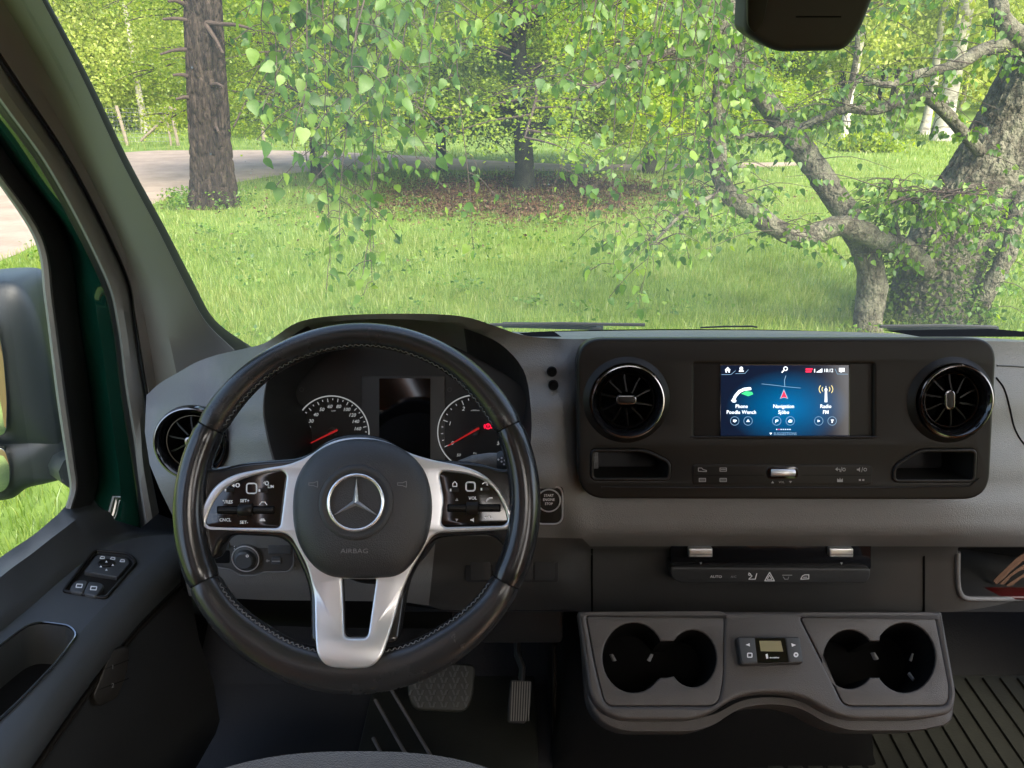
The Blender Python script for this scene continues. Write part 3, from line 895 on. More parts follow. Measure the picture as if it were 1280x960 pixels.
def leaves_np(P, L, W, up=0.0, down=0.0, seed=0, fold=0.25, flatn=0.0):
    """one kite-shaped face pair per point; P (n,3), L and W sizes"""
    r = np.random.default_rng(seed); n = len(P)
    d = r.normal(size=(n, 3)); d[:, 2] = d[:, 2] * (1 - flatn) + up - down
    d /= np.linalg.norm(d, axis=1)[:, None]
    s = r.normal(size=(n, 3)); s[:, 2] *= (1 - flatn)
    s = np.cross(d, np.cross(s, d)); s /= (np.linalg.norm(s, axis=1)[:, None] + 1e-9)
    k = np.cross(d, s)
    L = (L * r.uniform(0.7, 1.25, n))[:, None]; W = (W * r.uniform(0.75, 1.2, n))[:, None]
    a = P; b = P + d * L * 0.42 + s * W * 0.5 + k * W * fold * 0.5
    c = P + d * L; e = P + d * L * 0.42 - s * W * 0.5 + k * W * fold * 0.5
    V = np.stack([a, b, c, e], 1).reshape(-1, 3)
    i = np.arange(n)[:, None] * 4
    F = np.concatenate([i + np.array([[0, 1, 2]]), i + np.array([[0, 2, 3]])], 1).reshape(-1, 3)
    return V, F
# ------------------------------------------------------------------ grass
def in_poly(x, y, poly):
    return inside(np.stack([x, y], 1), poly)
def grass():
    r = np.random.default_rng(3)
    Vs, Fs, off = [], [], 0
    zones = [((-4.2, 5.2), (4.6, 7.2), 3000, 0.14, 0.0038), ((-5.6, 6.6), (7.2, 10.0), 1700, 0.13, 0.0048), ((-8.0, 8.8), (10.0, 14.0), 760, 0.12, 0.0065),
             ((-12, 12), (14.0, 20.0), 300, 0.12, 0.009), ((-20, 20), (20, 34), 55, 0.16, 0.02), ((-9, -1.0), (2.0, 10.0), 420, 0.14, 0.007), ((-3.4, -1.0), (0.8, 3.6), 1900, 0.09, 0.0045)]
    for (x0, x1), (y0, y1), dens, h, w in zones:
        n = int((x1 - x0) * (y1 - y0) * dens)
        x, y = r.uniform(x0, x1, n), r.uniform(y0, y1, n)
        cl = np.array([noise.noise((a * 0.9, b * 0.9, 1.7)) for a, b in zip(x[::8], y[::8])])
        cl = np.repeat(cl, 8)[:n]
        cl = np.concatenate([cl, np.zeros(n - len(cl))])
        fine = np.sin(x * 9.1 + np.sin(y * 7.3)) * np.sin(y * 8.3 + np.sin(x * 6.1)) * 0.5
        keep = ~in_poly(x, y, ROAD)
        li = in_poly(x + r.normal(0, 0.35, n), y + r.normal(0, 0.5, n), LIT)
        keep &= ~(li & (r.random(n) > 0.22))
        keep &= (r.random(n) < 0.75 + 0.5 * fine + 0.4 * cl)
        x, y, cl, fine = x[keep], y[keep], cl[keep], fine[keep]
        n = len(x)
        hh = 0.74 * h * r.uniform(0.45, 1.25, n) * (1 + 0.35 * cl + 0.25 * fine)
        hh[r.random(n) < 0.03] *= 1.5
        a = r.uniform(0, 2 * math.pi, n); lean = r.uniform(0.1, 0.75, n) * hh; b2 = r.uniform(0, 2 * math.pi, n)
        ww = w * r.uniform(0.6, 1.3, n)
        P = np.stack([x, y, np.zeros(n)], 1)
        sx = np.stack([np.cos(a) * ww / 2, np.sin(a) * ww / 2, np.zeros(n)], 1)
        le = np.stack([np.cos(b2) * lean, np.sin(b2) * lean, np.zeros(n)], 1)
        m = P + le * 0.3 + np.array([0, 0, 1.0]) * (hh * 0.6)[:, None]
        t = P + le + np.array([0, 0, 1.0]) * hh[:, None]
        V = np.stack([P - sx, P + sx, m + sx * 0.75, m - sx * 0.75, t], 1).reshape(-1, 3)
        i = np.arange(n)[:, None] * 5
        F = np.concatenate([i + np.array([[0, 1, 2]]), i + np.array([[0, 2, 3]]), i + np.array([[3, 2, 4]])], 1).reshape(-1, 3)
        Vs.append(V); Fs.append(F + off); off += len(V)
    me = npmesh('grass', np.concatenate(Vs), np.concatenate(Fs), 'grass_blade')
    o = link('grass', me)
    tag(o, 'lush green meadow grass in front of the windscreen', 'grass', kind='stuff')
grass()
def weeds():
    r = np.random.default_rng(8)
    P = []
    for k in range(150):
        cx, cy = r.uniform(-6, 6), r.uniform(5.2, 13)
        m = int(r.integers(12, 40)); s = r.uniform(0.06, 0.22)
        q = np.stack([cx + r.normal(0, s, m), cy + r.normal(0, s, m), r.uniform(0.04, 0.13, m)], 1)
        P.append(q)
    for k in range(14):                                       # nettles round the pine foot
        c = G(268, 258); a = r.uniform(0, 6.28)
        m = 40
        P.append(np.stack([c.x + 0.55 * math.cos(a) + r.normal(0, 0.12, m), c.y + 0.5 * math.sin(a) - 0.1 + r.normal(0, 0.1, m), r.uniform(0.05, 0.3, m)], 1))
    P = np.concatenate(P)
    V, F = leaves_np(P, 0.05, 0.036, seed=9, flatn=0.5)
    tag(link('lawn_weeds', npmesh('lawn_weeds', V, F, 'birch_leaf')), 'broad leaved weeds scattered through the meadow grass', 'weeds', kind='stuff')
weeds()
def scatter_litter():
    r = np.random.default_rng(5)
    mn, mx = LIT.min(0), LIT.max(0)
    n = 14000
    x, y = r.uniform(mn[0], mx[0], n), r.uniform(mn[1], mx[1], n)
    k = in_poly(x, y, LIT)
    P = np.stack([x[k] + r.normal(0, 0.4, k.sum()), y[k] + r.normal(0, 0.45, k.sum()), r.uniform(0.01, 0.03, k.sum())], 1)
    m = 2600
    Q = np.stack([r.normal(G(650, 245).x, 2.4, m), r.normal(G(660, 250).y, 1.5, m), r.uniform(0.02, 0.09, m)], 1)
    P = np.concatenate([P, Q])
    V, F = leaves_np(P, 0.06, 0.04, seed=6, flatn=0.8)
    V[:, 2] = np.maximum(V[:, 2], 0.009)
    tag(link('fallen_leaves', npmesh('fallen_leaves', V, F, 'dead_leaf')), 'brown fallen leaves under the spreading beech', 'leaves', kind='stuff')
scatter_litter()

# ================================================================== trees
def path(pts, n=6):
    return [Vector(p) for p in cr([tuple(p) for p in pts], n, closed=False)]
def limb_data(pts, r0, r1, seg=12, n=6, rough=0.0, pw=1.0, flare=0.0, seed=0.0, fq=3.0, zs=0.4):
    P = path(pts, n)
    m = len(P)
    rad = [r0 + (r1 - r0) * (i / (m - 1)) ** pw + (flare * math.exp(-i / (m - 1) * 14) if flare else 0) for i in range(m)]
    V, F = tube_data(P, rad, seg)
    if rough:
        out = []
        for i, v in enumerate(V):
            c = P[i // seg]
            d = v - c
            q = Vector((v.x * fq + seed, v.y * fq, v.z * fq * zs))
            k = noise.noise(q) * 0.6 + noise.noise(q * 2.7) * 0.4
            out.append(c + d * (1 + rough * k))
        V = out
    return V, F
def barked(pts, r0, r1, seg, n, amp, k, m, flare=0.0, big=0.1, pw=1.0):
    """trunk with cracked bark plates: k cells round, m cells per metre"""
    P = path(pts, n); c = len(P); V = []
    V0, F = tube_data(P, [1.0] * c, seg)
    for i, v in enumerate(V0):
        q = i // seg; t = q / (c - 1)
        d = v - P[q]; z = P[q].z
        r = r0 + (r1 - r0) * t ** pw + flare * math.exp(-t * 14)
        w = Vector((d.x * k, d.y * k, z * m))
        w += Vector((noise.noise(w * 0.7), noise.noise(w * 0.7 + Vector((9, 0, 0))), 0)) * 0.5
        D = noise.voronoi(w)[0]
        r *= 1 + big * noise.noise(Vector((d.x * 1.3, d.y * 1.3, z * 0.9 + r0 * 50)))
        V.append(P[q] + d * (r + amp * (min(D[1] - D[0], 0.35) / 0.35 - 0.6)))
    return V, F
def join(parts):
    V, F = [], []
    for v, f in parts:
        i = len(V); V += v; F += [[k + i for k in g] for g in f]
    return V, F
# ------------------------------------------------------------------ pine by the road
base = G(268, 258)
pine = thing('pine_tree', 'tall grey brown pine with dead branch stubs beside the gravel road', 'tree', base)
top_ = WY(251, 0, base.y)
ax = (top_ - base); ax = ax / ax.z
H = lambda z: base + Vector((ax.x * z, 0.02 * z, z))
V, F = barked([H(-0.1), H(0.5), H(1), H(1.5), H(2), H(2.5), H(3), H(3.5), H(4), H(4.5)], 0.32, 0.235, 120, 30, 0.034, 5.0, 4.0, flare=0.12, big=0.05)
v2, f2 = limb_data([H(4.4), H(7), H(10), H(14)], 0.24, 0.10, seg=24, n=6)
V, F = join([(V, F), (v2, f2)])
mk('trunk', V, F, 'pine_bark', pine, ang=30)
bsp = [((243, 27), (203, 24), 1), ((238, 62), (200, 68), 1), ((240, 97), (216, 94), 1), ((245, 123), (220, 124), 1), ((262, 38), (279, 67), -1), ((272, 30), (318, 37), -1), ((266, 106), (279, 109), -1), ((228, 4), (210, 2), 1), ((270, 160), (273, 165), -1)]
for a, b, sg in bsp:
    A, B = WY(*a, base.y - (0.22 if sg < 0 else 0.1)), WY(*b, base.y - (0.45 if sg < 0 else 0.25))
    M = (A + B) / 2 + Vector((0, 0, 0.025))
    v, f = limb_data([A + (A - B) * 0.3, A, M, B], 0.04, 0.018, seg=8, n=4, rough=0.2)
    mk('dead_branch', v, f, 'twig', pine)
r_ = np.random.default_rng(11)
P = r_.normal(size=(5000, 3)) * np.array([1.9, 1.9, 1.8]) + np.array(H(11.5))
V, F = leaves_np(P, 0.30, 0.06, seed=12)
link('crown', npmesh('crown', V, F, 'spruce_leaf'), parent=pine)

# ------------------------------------------------------------------ old birch on the right
b0 = G(1165, 398)
BY = b0.y
birch = thing('birch_tree', 'gnarled old many stemmed birch with hanging leafy twigs beside the van', 'tree', b0)
def bpx(l, dy=0.0, dys=None):
    return [WY(x, y, BY + (dys[i] if dys else dy)) for i, (x, y) in enumerate(l)]
V, F = barked(bpx([(1164, 430), (1164, 395), (1170, 341), (1198, 280), (1240, 210), (1288, 120), (1328, 40), (1370, -60), (1420, -220), (1460, -420)]), 0.33, 0.27, 110, 22, 0.024, 8, 12, flare=0.14, big=0.20)
mk('trunk', V, F, 'birch_bark', birch, ang=40)
stems = [
    ([(1083, 428), (1086, 395), (1090, 345), (1070, 290), (1040, 240), (1012, 200), (985, 165), (955, 125), (935, 100), (915, 40), (905, -60)], [-.45, -.42, -.40, -.36, -.34, -.3, -.3, -.25, -.2, 0, .2], 0.115, 0.06),
    ([(1160, 340), (1130, 312), (1090, 296), (1055, 282), (1030, 288), (1000, 297), (970, 285), (935, 262), (908, 238), (898, 205), (897, 150), (903, 90), (900, 30), (895, -60)], [-.3, -.5, -.62, -.68, -.7, -.7, -.75, -.8, -.8, -.8, -.75, -.7, -.65, -.6], 0.085, 0.05),
    ([(1300, 62), (1260, 56), (1225, 64), (1195, 82), (1150, 92), (1110, 106), (1080, 98)], [-.1, -.3, -.45, -.55, -.6, -.65, -.7], 0.062, 0.015),
    ([(1225, 190), (1165, 125), (1130, 124), (1095, 138), (1060, 136), (1025, 148), (985, 165), (950, 168), (920, 172)], [-.2, -.35, -.4, -.42, -.42, -.40, -.38, -.36, -.34], 0.045, 0.018),
    ([(1217, 395), (1230, 370), (1250, 335), (1265, 300), (1272, 255), (1278, 200)], [-.2, -.3, -.35, -.35, -.3, -.2], 0.085, 0.04),
    ([(1305, 65), (1262, 35), (1248, 5), (1246, -60)], [-.3, -.35, -.35, -.3], 0.07, 0.05),
    ([(905, 110), (925, 50), (945, 20), (965, -20)], [-.7, -.75, -.8, -.85], 0.045, 0.03),
    ([(900, 80), (870, 62), (830, 66), (800, 78), (770, 92), (745, 110)], [-.7, -.9, -1.1, -1.3, -1.5, -1.7], 0.026, 0.008),
    ([(1055, 137), (1065, 100), (1072, 50), (1066, 10)], [-.42, -.42, -.42, -.4], 0.028, 0.012),
    ([(1140, 330), (1125, 300), (1118, 262), (1122, 225)], [-.5, -.6, -.65, -.7], 0.022, 0.008),
    ([(904, 240), (880, 250), (850, 270), (820, 300), (812, 306)], [-.8, -1.0, -1.1, -1.2, -1.25], 0.018, 0.006),
]
for pts, dys, r0, r1 in stems:
    V, F = limb_data(bpx(pts, dys=dys), r0, r1, seg=18, n=7, rough=0.28, fq=9, zs=1)
    mk('limb', V, F, 'birch_bark', birch, ang=50)
# the bough that reaches out over the bonnet, above the view
bough = [WY(1360, -60, BY), Vector((2.4, 5.2, 4.2)), Vector((1.2, 4.0, 3.9)), Vector((0.2, 3.2, 3.35)), Vector((-0.5, 2.8, 3.0)), Vector((-1.0, 2.6, 2.75))]
V, F = limb_data(bough, 0.10, 0.02, seg=12, n=8, rough=0.15)
mk('overhanging_bough', V, F, 'birch_bark', birch)
# moss at the foot
r_ = np.random.default_rng(21)
n = 5000
ang = r_.uniform(0, 2 * math.pi, n); hz = r_.uniform(0, 0.75, n) ** 1.3
rad = 0.37 + 0.12 * np.exp(-hz * 3) + 0.03
P = np.stack([b0.x + 0.05 * hz + rad * np.cos(ang) - 0.12, b0.y + rad * np.sin(ang), hz], 1)
k = r_.random(n) < 0.75 - 0.8 * hz
V, F = leaves_np(P[k], 0.05, 0.03, seed=22, up=0.2)
tag(link('moss', npmesh('moss', V, F, 'moss'), parent=birch), kind='stuff')

# leaf blades with a heart-shaped outline
def leaf_mesh(seed):
    r = random.Random(seed)
    ol = [(0, 0), (0.16, -0.03), (0.36, 0.08), (0.43, 0.26), (0.34, 0.50), (0.17, 0.78), (0, 1.0), (-0.17, 0.78), (-0.34, 0.50), (-0.43, 0.26), (-0.36, 0.08), (-0.16, -0.03)]
    mid = [(0, 0.0), (0, 0.26), (0, 0.5), (0, 0.78)]
    f1, f2 = r.uniform(0.1, 0.28), r.uniform(-0.25, 0.15)
    def z(x, y): return f1 * abs(x) + f2 * y * y + 0.03 * math.sin(9 * y + seed)
    V = [(x, y, z(x, y)) for x, y in ol] + [(x, y, z(x, y)) for x, y in mid[1:]]
    F = [(0, 1, 2, 12), (2, 3, 12), (3, 4, 13, 12), (4, 5, 14, 13), (5, 6, 14), (0, 12, 10, 11), (12, 9, 10), (12, 13, 8, 9), (13, 14, 7, 8), (14, 6, 7)]
    me = bpy.data.meshes.new('leaf')
    me.from_pydata(V, [], F); me.update()
    me.polygons.foreach_set('use_smooth', [True] * len(F))
    me.materials.append(MATS['birch_leaf'])
    return me, np.array(V), F
LEAF = [leaf_mesh(i) for i in range(5)]
lr = random.Random(5)
TW, LV = [], []
def spawn(P0, d, size, near):
    """a leaf hanging from P0 by its stalk"""
    pt = P0 + d
    nrm = Vector((lr.gauss(0, 1), lr.gauss(0, 1) - 0.5, lr.gauss(0, 0.6))).normalized()
    yax = Vector((d.x * 9 + lr.gauss(0, 0.45), d.y * 9 + lr.gauss(0, 0.45), -1.0 + lr.gauss(0, 0.4))).normalized()
    xax = yax.cross(nrm).normalized(); zax = xax.cross(yax)
    M = Matrix(((xax.x, yax.x, zax.x, pt.x), (xax.y, yax.y, zax.y, pt.y), (xax.z, yax.z, zax.z, pt.z), (0, 0, 0, 1))) @ Matrix.Diagonal((size * lr.uniform(0.75, 1.05), size, size, 1))
    return (near, lr.randrange(5), M)
# hanging twigs: (top x, foot x, foot y, distance, side twigs wanted)
HT = [(352, 336, 120, 2.55, 1.2), (372, 350, 165, 2.7, 1.2), (396, 372, 150, 2.55, 1.2), (405, 400, 215, 2.75, 1.0), (424, 404, 335, 2.7, 0.9), (440, 436, 240, 2.9, 1.0), (452, 430, 300, 2.6, 0.8), (468, 470, 352, 2.75, 0.8), (486, 458, 250, 3.0, 1.0), (500, 482, 190, 2.7, 1.1), (520, 500, 150, 2.6, 1.0), (532, 524, 205, 3.0, 0.9),
      (556, 540, 120, 2.8, 0.8), (566, 582, 296, 3.1, 0.5), (345, 326, 70, 2.5, 1.1), (470, 440, 120, 2.4, 1.0), (420, 392, 110, 2.9, 1.1), (600, 588, 60, 3.2, 0.6),
      (770, 690, 262, 3.3, 0.6), (735, 715, 90, 3.4, 0.6), (800, 748, 300, 3.3, 0.6), (840, 770, 330, 3.2, 0.6), (870, 806, 380, 3.1, 0.6), (850, 800, 200, 3.5, 0.9), (890, 842, 300, 3.3, 0.8), (905, 868, 245, 3.1, 0.9), (915, 885, 180, 3.3, 1.0), (935, 896, 290, 3.4, 0.7), (900, 850, 120, 3.5, 1.0), (790, 752, 110, 3.4, 0.9), (960, 925, 120, 3.5, 0.8)]
for si, (xt, xb, yb, Y, dens) in enumerate(HT):
    pts = []
    m = 8; ph = lr.uniform(0, 6); yt = -75
    for i in range(m + 1):
        t = i / m
        x = xt + (xb - xt) * t ** 0.8 + 9 * math.sin(ph + t * 5.0) * t
        pts.append(WY(x, yt + (yb - yt) * t, Y + 0.10 * math.sin(ph * 2 + t * 3) - 0.12 * t))
    hb = Vector((pts[0].x + 0.30, pts[0].y + 0.15, 2.66 + 0.2 * lr.random()))
    P = path([hb, (hb + pts[0]) / 2 + Vector((-0.03, 0, 0.08))] + pts, 4)
    tw = [tube_data(P, [0.0034 - 0.0025 * i / (len(P) - 1) for i in range(len(P))], 5)]
    acc, sacc = 0, 0
    def leafy(b, n):
        for q in range(n):
            th = lr.uniform(0, 6.28); rr = lr.uniform(0.010, 0.035)
            dd = Vector((math.cos(th) * rr, math.sin(th) * rr, -lr.uniform(0.0, 0.02)))
            LV.append((si, b, dd, *spawn(b, dd, lr.choice((0.022, 0.028, 0.033, 0.038, 0.043, 0.050)), Y)))
    for a, b in zip(P[:-1], P[1:]):
        L = (b - a).length
        acc += L; sacc += L
        if b.z > 2.30: continue
        if acc > 0.055:
            acc = 0
            leafy(b, 1)
        if sacc > lr.uniform(0.026, 0.065) / dens:
            sacc = 0
            th = lr.uniform(0, 6.28); ln = lr.uniform(0.05, 0.17)
            e = b + Vector((math.cos(th) * ln, math.sin(th) * ln * 0.8, -ln * lr.uniform(0.2, 1.1)))
            m_ = (b + e) / 2 + Vector((0, 0, 0.015))
            tw.append(tube_data(path([b, m_, e], 3), [0.0013] * 7, 4, cap=False))
            for q in range(max(2, int(ln / 0.032))):
                t = lr.uniform(0.3, 1.0)
                leafy(b * (1 - t) ** 2 + m_ * 2 * t * (1 - t) + e * t * t, 1)
            leafy(e, 1)
    leafy(P[-1], 2)
    TW.append((si, tw))
# 300 nearest visible leaves stay separate, the others are joined
def vis(M):
    p = M.to_translation() - CAM
    f = Vector((0, CT, -ST)); u = Vector((0, ST, CT))
    z = p.dot(f)
    return abs(p.x / z * FPX) < 640 and abs(p.dot(u) / z * FPX) < 480
shown = [i for i, l in enumerate(LV) if vis(l[5])]
shown.sort(key=lambda i: LV[i][5].to_translation().y / max(LV[i][5].to_scale()))
solo = set(shown[:300])
tw_obj = {}
for si, tw in TW:
    st_parts = list(tw)
    for l in LV:
        if l[0] == si:
            st_parts.append(tube_data([l[1], l[1] + l[2]], 0.0007, 3, cap=False))
    V, F = join(st_parts)
    tw_obj[si] = mk('hanging_twig', V, F, 'twig', birch, recalc=False)
rest = []
for i, (si, b, dd, near, vi, M) in enumerate(LV):
    if i in solo:
        o = bpy.data.objects.new('leaf', LEAF[vi][0])
        COL.objects.link(o)
        o.parent = tw_obj[si]
        o.matrix_basis = M
    else:
        rest.append((vi, M))
# leaves and twiglets along the limbs near the trunk
def limb_foliage(pts, n, spread, size, seed):
    r = random.Random(seed); P = path(pts, 5); tws = []
    for _ in range(n):
        c = P[r.randrange(len(P))] + Vector((r.gauss(0, spread * 0.15), r.gauss(0, spread * 0.15), 0))
        e = c + Vector((r.gauss(0, spread), r.gauss(0, spread), r.uniform(-0.6, 0.25) * spread * 1.6))
        m_ = (c + e) / 2 + Vector((0, 0, 0.06))
        tws.append(tube_data(path([c, m_, e], 3), [0.004, 0.0035, 0.003, 0.0025, 0.002, 0.0016, 0.0012], 4, cap=False))
        k = r.randrange(5, 11)
        for q in range(k):
            t = r.uniform(0.35, 1.0)
            b = (c * (1 - t) ** 2 + m_ * 2 * t * (1 - t) + e * t * t)
            dd = Vector((r.gauss(0, 0.03), r.gauss(0, 0.03), -0.015))
            rest.append(spawn(b, dd, size * r.uniform(0.7, 1.2), 0)[1:])
    return tws
tws = []
for i, (pts, dys, r0, r1) in enumerate(stems):
    cnt = [44, 80, 40, 55, 20, 14, 40, 60, 30, 36, 30][i]
    use = pts[5:] if i == 0 else (pts[5:] if i == 1 else pts)
    use2 = dys[-len(use):]
    tws += limb_foliage(bpx(use, dys=use2), cnt, 0.28 if i not in (9, 10) else 0.2, 0.050, 40 + i)
tws += limb_foliage(bpx([(1110, 235), (1150, 255), (1190, 240), (1230, 260)], dys=[-.7, -.8, -.8, -.7]), 100, 0.28, 0.05, 77)
tws += limb_foliage(bpx([(1195, 300), (1210, 280), (1235, 300)], dys=[-.7, -.8, -.7]), 20, 0.2, 0.05, 78)
tws += limb_foliage(bpx([(660, -20), (760, -10), (860, -20), (960, -30), (1080, -40), (1200, -20)], dys=[-1.6, -1.4, -1.0, -.8, -.8, -.9]), 120, 0.35, 0.052, 79)
V, F = join(tws)
tag(mk('twigs', V, F, 'twig', birch, recalc=False), kind='stuff')
Vs, Fs, off = [], [], 0
LF3 = []
for me, lv, lf in LEAF:
    t3 = []
    for f in lf:
        t3.append(f[:3]) if len(f) == 3 else t3.extend([(f[0], f[1], f[2]), (f[0], f[2], f[3])])
    LF3.append(np.array(t3))
for vi, M in rest:
    m_ = np.array(M)
    v = LEAF[vi][1] @ m_[:3, :3].T + m_[:3, 3]
    Vs.append(v); Fs.append(LF3[vi] + off); off += len(v)
me = npmesh('leaves', np.concatenate(Vs), np.concatenate(Fs), 'birch_leaf')
tag(link('leaves', me, parent=birch), kind='stuff')

# ------------------------------------------------------------------ spreading beeches in the middle
def beech(name, label, base, th, tr, boughs, nleaf, spread, seed, lean=0.0, leafsize=0.062, zmin=0.55, group=None):
    t = thing(name, label, 'tree', base, group)
    r = random.Random(seed)
    V, F = limb_data([base + Vector((0, 0, -0.1)), base + Vector((0, 0, 0.5)), base + Vector((lean * 0.3, 0, th * 0.3)), base + Vector((lean, 0.1, th))], tr, tr * 0.45, seg=28, n=10, rough=0.14, flare=tr * 0.35, fq=4)
    mk('trunk', V, F, 'beech_bark', t, ang=40)
    cl = []
    for i in range(boughs):
        az = 2 * math.pi * (i / boughs) * 3.0 + r.uniform(-0.3, 0.3)
        z0 = 0.95 + 2.9 * (i / boughs) ** 1.1
        ln = spread * r.uniform(0.7, 1.1) * (1 - 0.3 * i / boughs)
        d = Vector((math.cos(az), math.sin(az), 0)); s = Vector((-d.y, d.x, 0))
        c0_ = base + Vector((lean * z0 / th, 0, z0))
        dr = r.uniform(-0.10, 0.12)
        pts = [c0_, c0_ + d * ln * 0.3 + Vector((0, 0, 0.28)), c0_ + d * ln * 0.65 + s * r.uniform(-0.4, 0.4) + Vector((0, 0, 0.15 + dr)), c0_ + d * ln + s * r.uniform(-0.6, 0.6) + Vector((0, 0, -0.30 + dr))]
        parts = [limb_data(pts, tr * 0.26, 0.012, seg=8, n=5, rough=0.2)]
        P = path(pts, 6)
        for q in range(11):
            k = r.randrange(4, len(P))
            e = P[k] + (s * r.choice((-1, 1)) * r.uniform(0.4, 1.3) + d * r.uniform(0, 0.8)) + Vector((0, 0, r.uniform(-0.35, 0.15)))
            parts.append(limb_data([P[k], (P[k] + e) / 2 + Vector((0, 0, 0.05)), e], 0.016, 0.004, seg=5, n=3))
            cl.append((P[k], e))
        V, F = join(parts)
        mk('bough', V, F, 'twig', t, recalc=False, ang=60)
        for k in range(3, len(P) - 1, 2): cl.append((P[k], P[k + 1]))
    g = np.random.default_rng(seed)
    k = g.integers(0, len(cl), nleaf)
    A = np.array([c[0] for c in cl])[k]; B = np.array([c[1] for c in cl])[k]
    tt = g.random(nleaf)[:, None]
    P = A + (B - A) * tt + g.normal(size=(nleaf, 3)) * np.array([0.28, 0.28, 0.13])
    P = P[P[:, 2] > zmin]
    rad = np.hypot(P[:, 0] - base.x - lean * P[:, 2] / th, P[:, 1] - base.y)
    front = (np.abs(P[:, 0] - base.x - lean * P[:, 2] / th) < 0.36) & (P[:, 1] < base.y)
    P = P[~((front & (g.random(len(P)) < 0.8)) | ((rad < 1.3) & (g.random(len(P)) < 0.88)))]     # bare round the trunk, leafy outside
    V, F = leaves_np(P, leafsize, leafsize * 0.7, seed=seed + 1, flatn=0.45, down=0.15)
    link('crown', npmesh('crown', V, F, 'beech_leaf'), parent=t)
    return t
beech('beech_tree', 'spreading beech with dark trunk rising from brown fallen leaves', G(655, 236), 8.0, 0.21, 28, 150000, 4.6, 31, lean=-0.35)
beech('beech_tree', 'slim beech behind the leaf litter, left of the dark trunked beech', G(552, 214), 8.0, 0.13, 22, 70000, 4.2, 33, lean=0.3)
beech('beech_tree', 'low beech with grey trunk hidden by hanging birch twigs', G(396, 222), 7.0, 0.12, 22, 70000, 3.8, 35, lean=0.2)
beech('beech_tree', 'dark forked beech between the dark trunked beech and the birch limbs', G(812, 216), 8.0, 0.17, 22, 70000, 3.8, 37, lean=0.5)

# ------------------------------------------------------------------ wood behind
def far_crown(seed, n, rx, rz, size):
    g = np.random.default_rng(seed)
    c = g.normal(size=(26, 3)) * np.array([rx * 0.55, rx * 0.55, rz * 0.55])
    k = g.integers(0, 26, n)
    P = c[k] + g.normal(size=(n, 3)) * np.array([rx * 0.22, rx * 0.22, rz * 0.16])
    V, F = leaves_np(P, size, size * 0.75, seed=seed + 1, down=0.3)
    return V, F
CROWN = {}
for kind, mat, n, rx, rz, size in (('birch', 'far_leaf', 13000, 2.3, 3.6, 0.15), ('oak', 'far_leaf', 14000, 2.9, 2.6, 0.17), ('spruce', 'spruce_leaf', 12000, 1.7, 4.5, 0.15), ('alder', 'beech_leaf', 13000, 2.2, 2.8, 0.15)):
    CROWN[kind] = []
    for v in range(2):
        V, F = far_crown(100 + v + len(kind) * 7, n, rx, rz, size)
        CROWN[kind].append(npmesh('crown', V, F, mat))
TRUNK = {}
for kind, mat, rr in (('birch', 'white_bark', 0.15), ('oak', 'beech_bark', 0.24), ('spruce', 'pine_bark', 0.2), ('alder', 'beech_bark', 0.14)):
    V, F = limb_data([Vector((0, 0, -0.1)), Vector((0.05, 0, 1.5)), Vector((-0.06, 0.03, 3.5)), Vector((0.1, 0, 6)), Vector((0.1, 0, 11))], rr, rr * 0.4, seg=14, n=6, rough=0.12, flare=rr * 0.4)
    me = bpy.data.meshes.new('trunk'); me.from_pydata([tuple(v) for v in V], [], F); me.update(); smooth(me, 50); me.materials.append(MATS[mat]); TRUNK[kind] = me
LAB = {'birch': ('white stemmed birch in the wood behind the road', 'birches in the wood'), 'oak': ('broad leafy oak in the wood behind the road', 'oaks in the wood'),
       'spruce': ('dark narrow spruce in the wood behind the road', 'spruces in the wood'), 'alder': ('slim dark stemmed tree in the wood behind the road', 'slim trees in the wood')}
def near_word(x, y):
    px = 640 + x / (y * 1.06) * FPX
    for lim, w in ((100, 'behind the door window'), (190, 'behind the wire fence'), (330, 'behind the pine trunk'), (480, 'behind the low beech'), (600, 'behind the slim beech'), (730, 'behind the dark trunked beech'), (880, 'behind the dark forked beech'), (1000, 'behind the curved birch limb'), (1130, 'beneath the sensor housing'), (9999, 'behind the old gnarled birch')):
        if px < lim: return w
def far_tree(kind, x, y, s=1.0, cz=4.2, rot=0.0, lean=0.0, label=None):
    t = thing(kind + '_tree', label or LAB[kind][0].replace('behind the road', near_word(x, y)), 'tree', (x, y, 0), LAB[kind][1] if not label else None)
    a = bpy.data.objects.new('trunk', TRUNK[kind]); COL.objects.link(a); a.parent = t
    b = bpy.data.objects.new('crown', CROWN[kind][int(x * 7) % 2]); COL.objects.link(b); b.parent = t
    b.location = (0, 0, cz)
    t.rotation_euler = (0, lean, rot); t.scale = (s, s, s)
fr_ = random.Random(17)
spots = []
def at(px, Y):
    return WY(px, 190, Y).x
